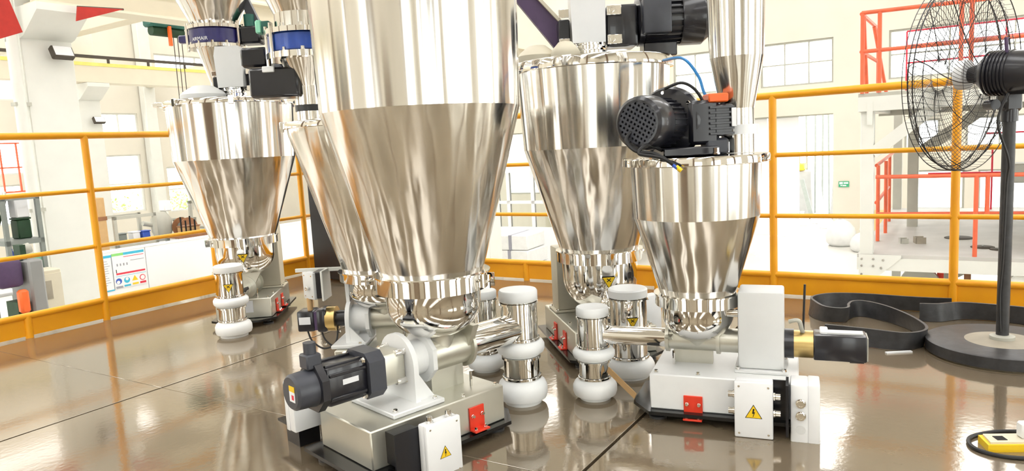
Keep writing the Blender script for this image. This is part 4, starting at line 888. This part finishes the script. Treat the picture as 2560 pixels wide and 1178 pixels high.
MB().cyl((-.146, -.03, 1.34), (-.146, -.03, 1.50), .009, n=8).build('tie_bolt', 'polished_steel', rb); MB().cyl((-.10, -.115, 1.34), (-.10, -.115, 1.50), .009, n=8).build('tie_bolt', 'polished_steel', rb)
ac = MB().box(-.26, -.15, -.04, .06, 1.34, 1.42, b=.01).build('actuator', 'black_paint', rb); MB().box(-.19, -.163, -.03, .02, 1.475, 1.53, b=.006).build('air_valve', 'mint', rb); MB().box(-.165, -.13, -.03, .02, 1.475, 1.525, b=.004).build('air_valve_coil', 'green_paint', rb)
MB().box(-.22, -.02, -.08, .06, 1.21, 1.33, b=.01).build('motor_block', 'motor_black', rb); MB().box(-.16, -.11, -.085, -.06, 1.31, 1.335, b=.003).build('cable_clip', 'white_plastic', rb)
re_ = refill('tall stainless funnel tube standing on the lid of the small feeder', .789, 2.46, [('tube', 'brushed_steel', [(.056, .897), (.056, 1.045)]), ('cone', 'brushed_steel', [(.056, 1.045), (.089, 1.215)]), ('upper_tube', 'brushed_steel', [(.089, 1.215), (.094, 1.404), (.098, 2.2)])])
MB().lathe([(.058, .958), (.070, .958), (.070, .990), (.058, .990)], n=48).build('white_sleeve', 'white_plastic', re_); MB().box(-.10, -.05, -.05, .0, .955, .985, b=.004).build('sleeve_lug', 'white_plastic', re_)

# ================================================================== PLATFORM THINGS
# pedestal fan
r = root('pedestal_fan', 'black industrial pedestal fan with wire cage on a round base', 'fan', (2.0, 2.86, 0))
MB().lathe([(.265, 0), (.272, .006), (.272, .05), (.262, .056), (.255, .046), (.06, .062), (0, .062)], n=64).build('base', 'concrete_base', r)
MB().lathe([(.268, .004), (.2765, .008), (.2765, .052), (.268, .056)], n=64).build('base_rim', 'rubber', r)
MB().lathe([(.045, .06), (.045, .075), (.034, .08)], n=24).build('pole_collar', 'steel_grey', r)
MB().cyl((0, 0, .062), (0, 0, .98), .023, n=24).build('pole', 'rubber', r); MB().cyl((0, 0, .95), (0, 0, 1.03), .03, n=24).build('pole_head', 'motor_black', r)
fd_ = Vector((-.53, .848, .05)).normalized(); fc_ = Vector((-.01, -.03, 1.14)); F = zto(fc_, fd_)
mo = MB().lathe([(0, -.17), (.05, -.168), (.078, -.15), (.085, -.12), (.085, .06), (.07, .10), (.04, .13), (.03, .16)], F, 36).build('motor', 'motor_black', r)
for k in range(7): MB().lathe([(.084, .0+k*.013), (.089, .002+k*.013), (.089, .007+k*.013), (.084, .009+k*.013)], F, 36, True).build('motor_fin', 'motor_black', mo)
MB().tube([F @ Vector((-.02, .0, .0))+Vector((-.02, 0, .08)), F @ Vector((-.02, 0, 0))+Vector((-.025, 0, .145))], .007).build('swing_knob', 'purple_paint', mo)
MB().box(-.035, .035, -.03, .03, .99, 1.07, b=.01).build('yoke', 'motor_black', r); MB().cyl((-.07, -.02, 1.02), (-.07, .03, 1.02), .02).build('tilt_knob', 'motor_black', r)
MB().lathe([(.035, .16), (.06, .165), (.06, .20), (.03, .215), (0, .215)], F, 32).build('blade_hub', 'white_plastic', r)
def arc_pts(rr, z, n=64): return [F @ Vector((rr*math.cos(2*math.pi*i/n), rr*math.sin(2*math.pi*i/n), z)) for i in range(n)]
def grille(nm, zfun, rings, nsp, r0, twist):
    mb = MB(); mb.k = 0
    for rr in rings: mb.tube(arc_pts(rr, zfun(rr)), .0012 if rr < .372 else .0028, 4, True)
    for i in range(nsp):
        a = 2*math.pi*i/nsp; pts = []
        for j in range(9):
            rr = r0+(.39-r0)*j/8; aa_ = a+twist*(j/8); pts.append(F @ Vector((rr*math.cos(aa_), rr*math.sin(aa_), zfun(rr))))
        mb.tube(pts, .0009 if i % 12 else .002, 4)
    o = mb.build(nm, 'black_paint', r, 80); return o
grille('rear_grille', lambda q_: .18-.085*(1-(q_/.39)**2)**.5*1.0, (.10, .17, .24, .31, .39), 90, .085, .5)
grille('front_grille', lambda q_: .18+.10*(1-(q_/.39)**2)**.5, (.07, .15, .23, .31, .375), 90, .06, -.5)
mb = MB()
for i in range(90):
    a = 2*math.pi*i/90; mb.tube([F @ Vector((.392*math.cos(a), .392*math.sin(a), .14)), F @ Vector((.392*math.cos(a), .392*math.sin(a), .22))], .0009, 4)
for z in (.14, .18, .22): mb.tube(arc_pts(.392, z), .002, 4, True)
mb.build('grille_band', 'black_paint', r, 80)
MB().tube(spline([(-.05, -.06, 1.06), (-.08, -.05, .95), (-.03, -.045, .80), (-.024, -.03, .70), (-.026, -.025, .4), (-.03, -.02, .25), (-.024, -.02, .1)]), .005, 8).build('fan_cable', 'cable_black', r)

# black rubber belt lying on edge in a loop, left of the fan
def belt(label, pts, h_, t, z0=.002):
    r = root('rubber_belt', label, 'belt', (0, 0, 0)); P = spline(pts, 12); mb = MB(); N = len(P); vs_ = []; fs = []
    for i, p_ in enumerate(P):
        d = (P[min(i+1, N-1)]-P[max(i-1, 0)]); nrm = Vector((-d.y, d.x, 0)).normalized(); lean = .012*math.sin(i*.13)
        for s_, zz in ((-t/2, z0), (t/2, z0), (t/2+lean, z0+h_*.5), (t/2+lean*1.5, z0+h_), (-t/2+lean*1.5, z0+h_), (-t/2+lean, z0+h_*.5)):
            q_ = p_+nrm*s_; vs_.append((q_.x, q_.y, zz))
    for i in range(N-1):
        for k in range(6): k2 = (k+1) % 6; fs.append((i*6+k, i*6+k2, i*6+6+k2, i*6+6+k))
    fs += [tuple(range(6)), tuple(range((N-1)*6, N*6))]
    mb.add(vs_, fs).build('belt', 'rubber', r); return r
b_ = belt('black rubber belt standing on edge in a long loop left of the fan', [(1.40, 3.16, 0), (1.52, 3.05, 0), (1.64, 2.97, 0), (1.74, 3.0, 0), (1.81, 3.10, 0), (1.85, 3.25, 0), (1.83, 3.42, 0), (1.76, 3.56, 0), (1.68, 3.52, 0), (1.62, 3.46, 0), (1.55, 3.50, 0), (1.53, 3.60, 0), (1.57, 3.71, 0), (1.70, 3.76, 0), (1.88, 3.71, 0), (2.04, 3.62, 0), (2.2, 3.52, 0)], .078, .012)
MB().box(1.56, 1.67, 2.93, 2.945, 0.0, .006).build('white_tag', 'paper', b_)
b2 = belt('second black rubber belt on edge along the railing behind the fan', [(1.98, 3.42, 0), (2.05, 3.38, 0), (2.18, 3.40, 0), (2.32, 3.32, 0), (2.46, 3.18, 0), (2.62, 3.14, 0)], .085, .014)
MB().box(2.30, 2.5, 3.3, 3.315, 0, .06, rotz(0)).build('belt_end', 'rubber', b2)
# power strip
r = root('power_strip', 'yellow power strip with white plug on the floor, bottom right', 'power strip', (1.455, 2.0, 0), -6)
MB().prism([(-.10, -.035), (.14, -.035), (.14, .04), (-.09, .04)], 0, .022).build('body', 'sticker_yellow', r); MB().prism([(-.09, -.028), (.13, -.028), (.13, .034), (-.08, .034)], .022, .028).build('top_plate', 'beige_machine', r)
pl = MB().box(.005, .045, -.012, .022, .028, .075, b=.005).build('plug', 'white_plastic', r); MB().tube([(.025, .005, .075), (.035, .01, .10), (.04, .03, .115)], .004).build('plug_wire', 'ink_blue', pl)
for x in (-.05, .09): MB().box(x-.014, x+.014, -.014, .014, .028, .0295).build('socket', 'ink_black', r)
r = root('power_cable', 'black cable looped around the yellow power strip', 'cable', (0, 0, 0))
MB().tube(spline([(1.62, 2.03, .006), (1.56, 2.08, .006), (1.46, 2.10, .006), (1.36, 2.07, .006), (1.325, 2.0, .006), (1.36, 1.94, .006), (1.44, 1.91, .006), (1.56, 1.89, .006)], 10), .006, 8).build('cable', 'cable_black', r)
MB().tube([(1.56, 1.89, .006), (1.60, 1.887, .006)], .008).build('cable_end', 'rubber', r)
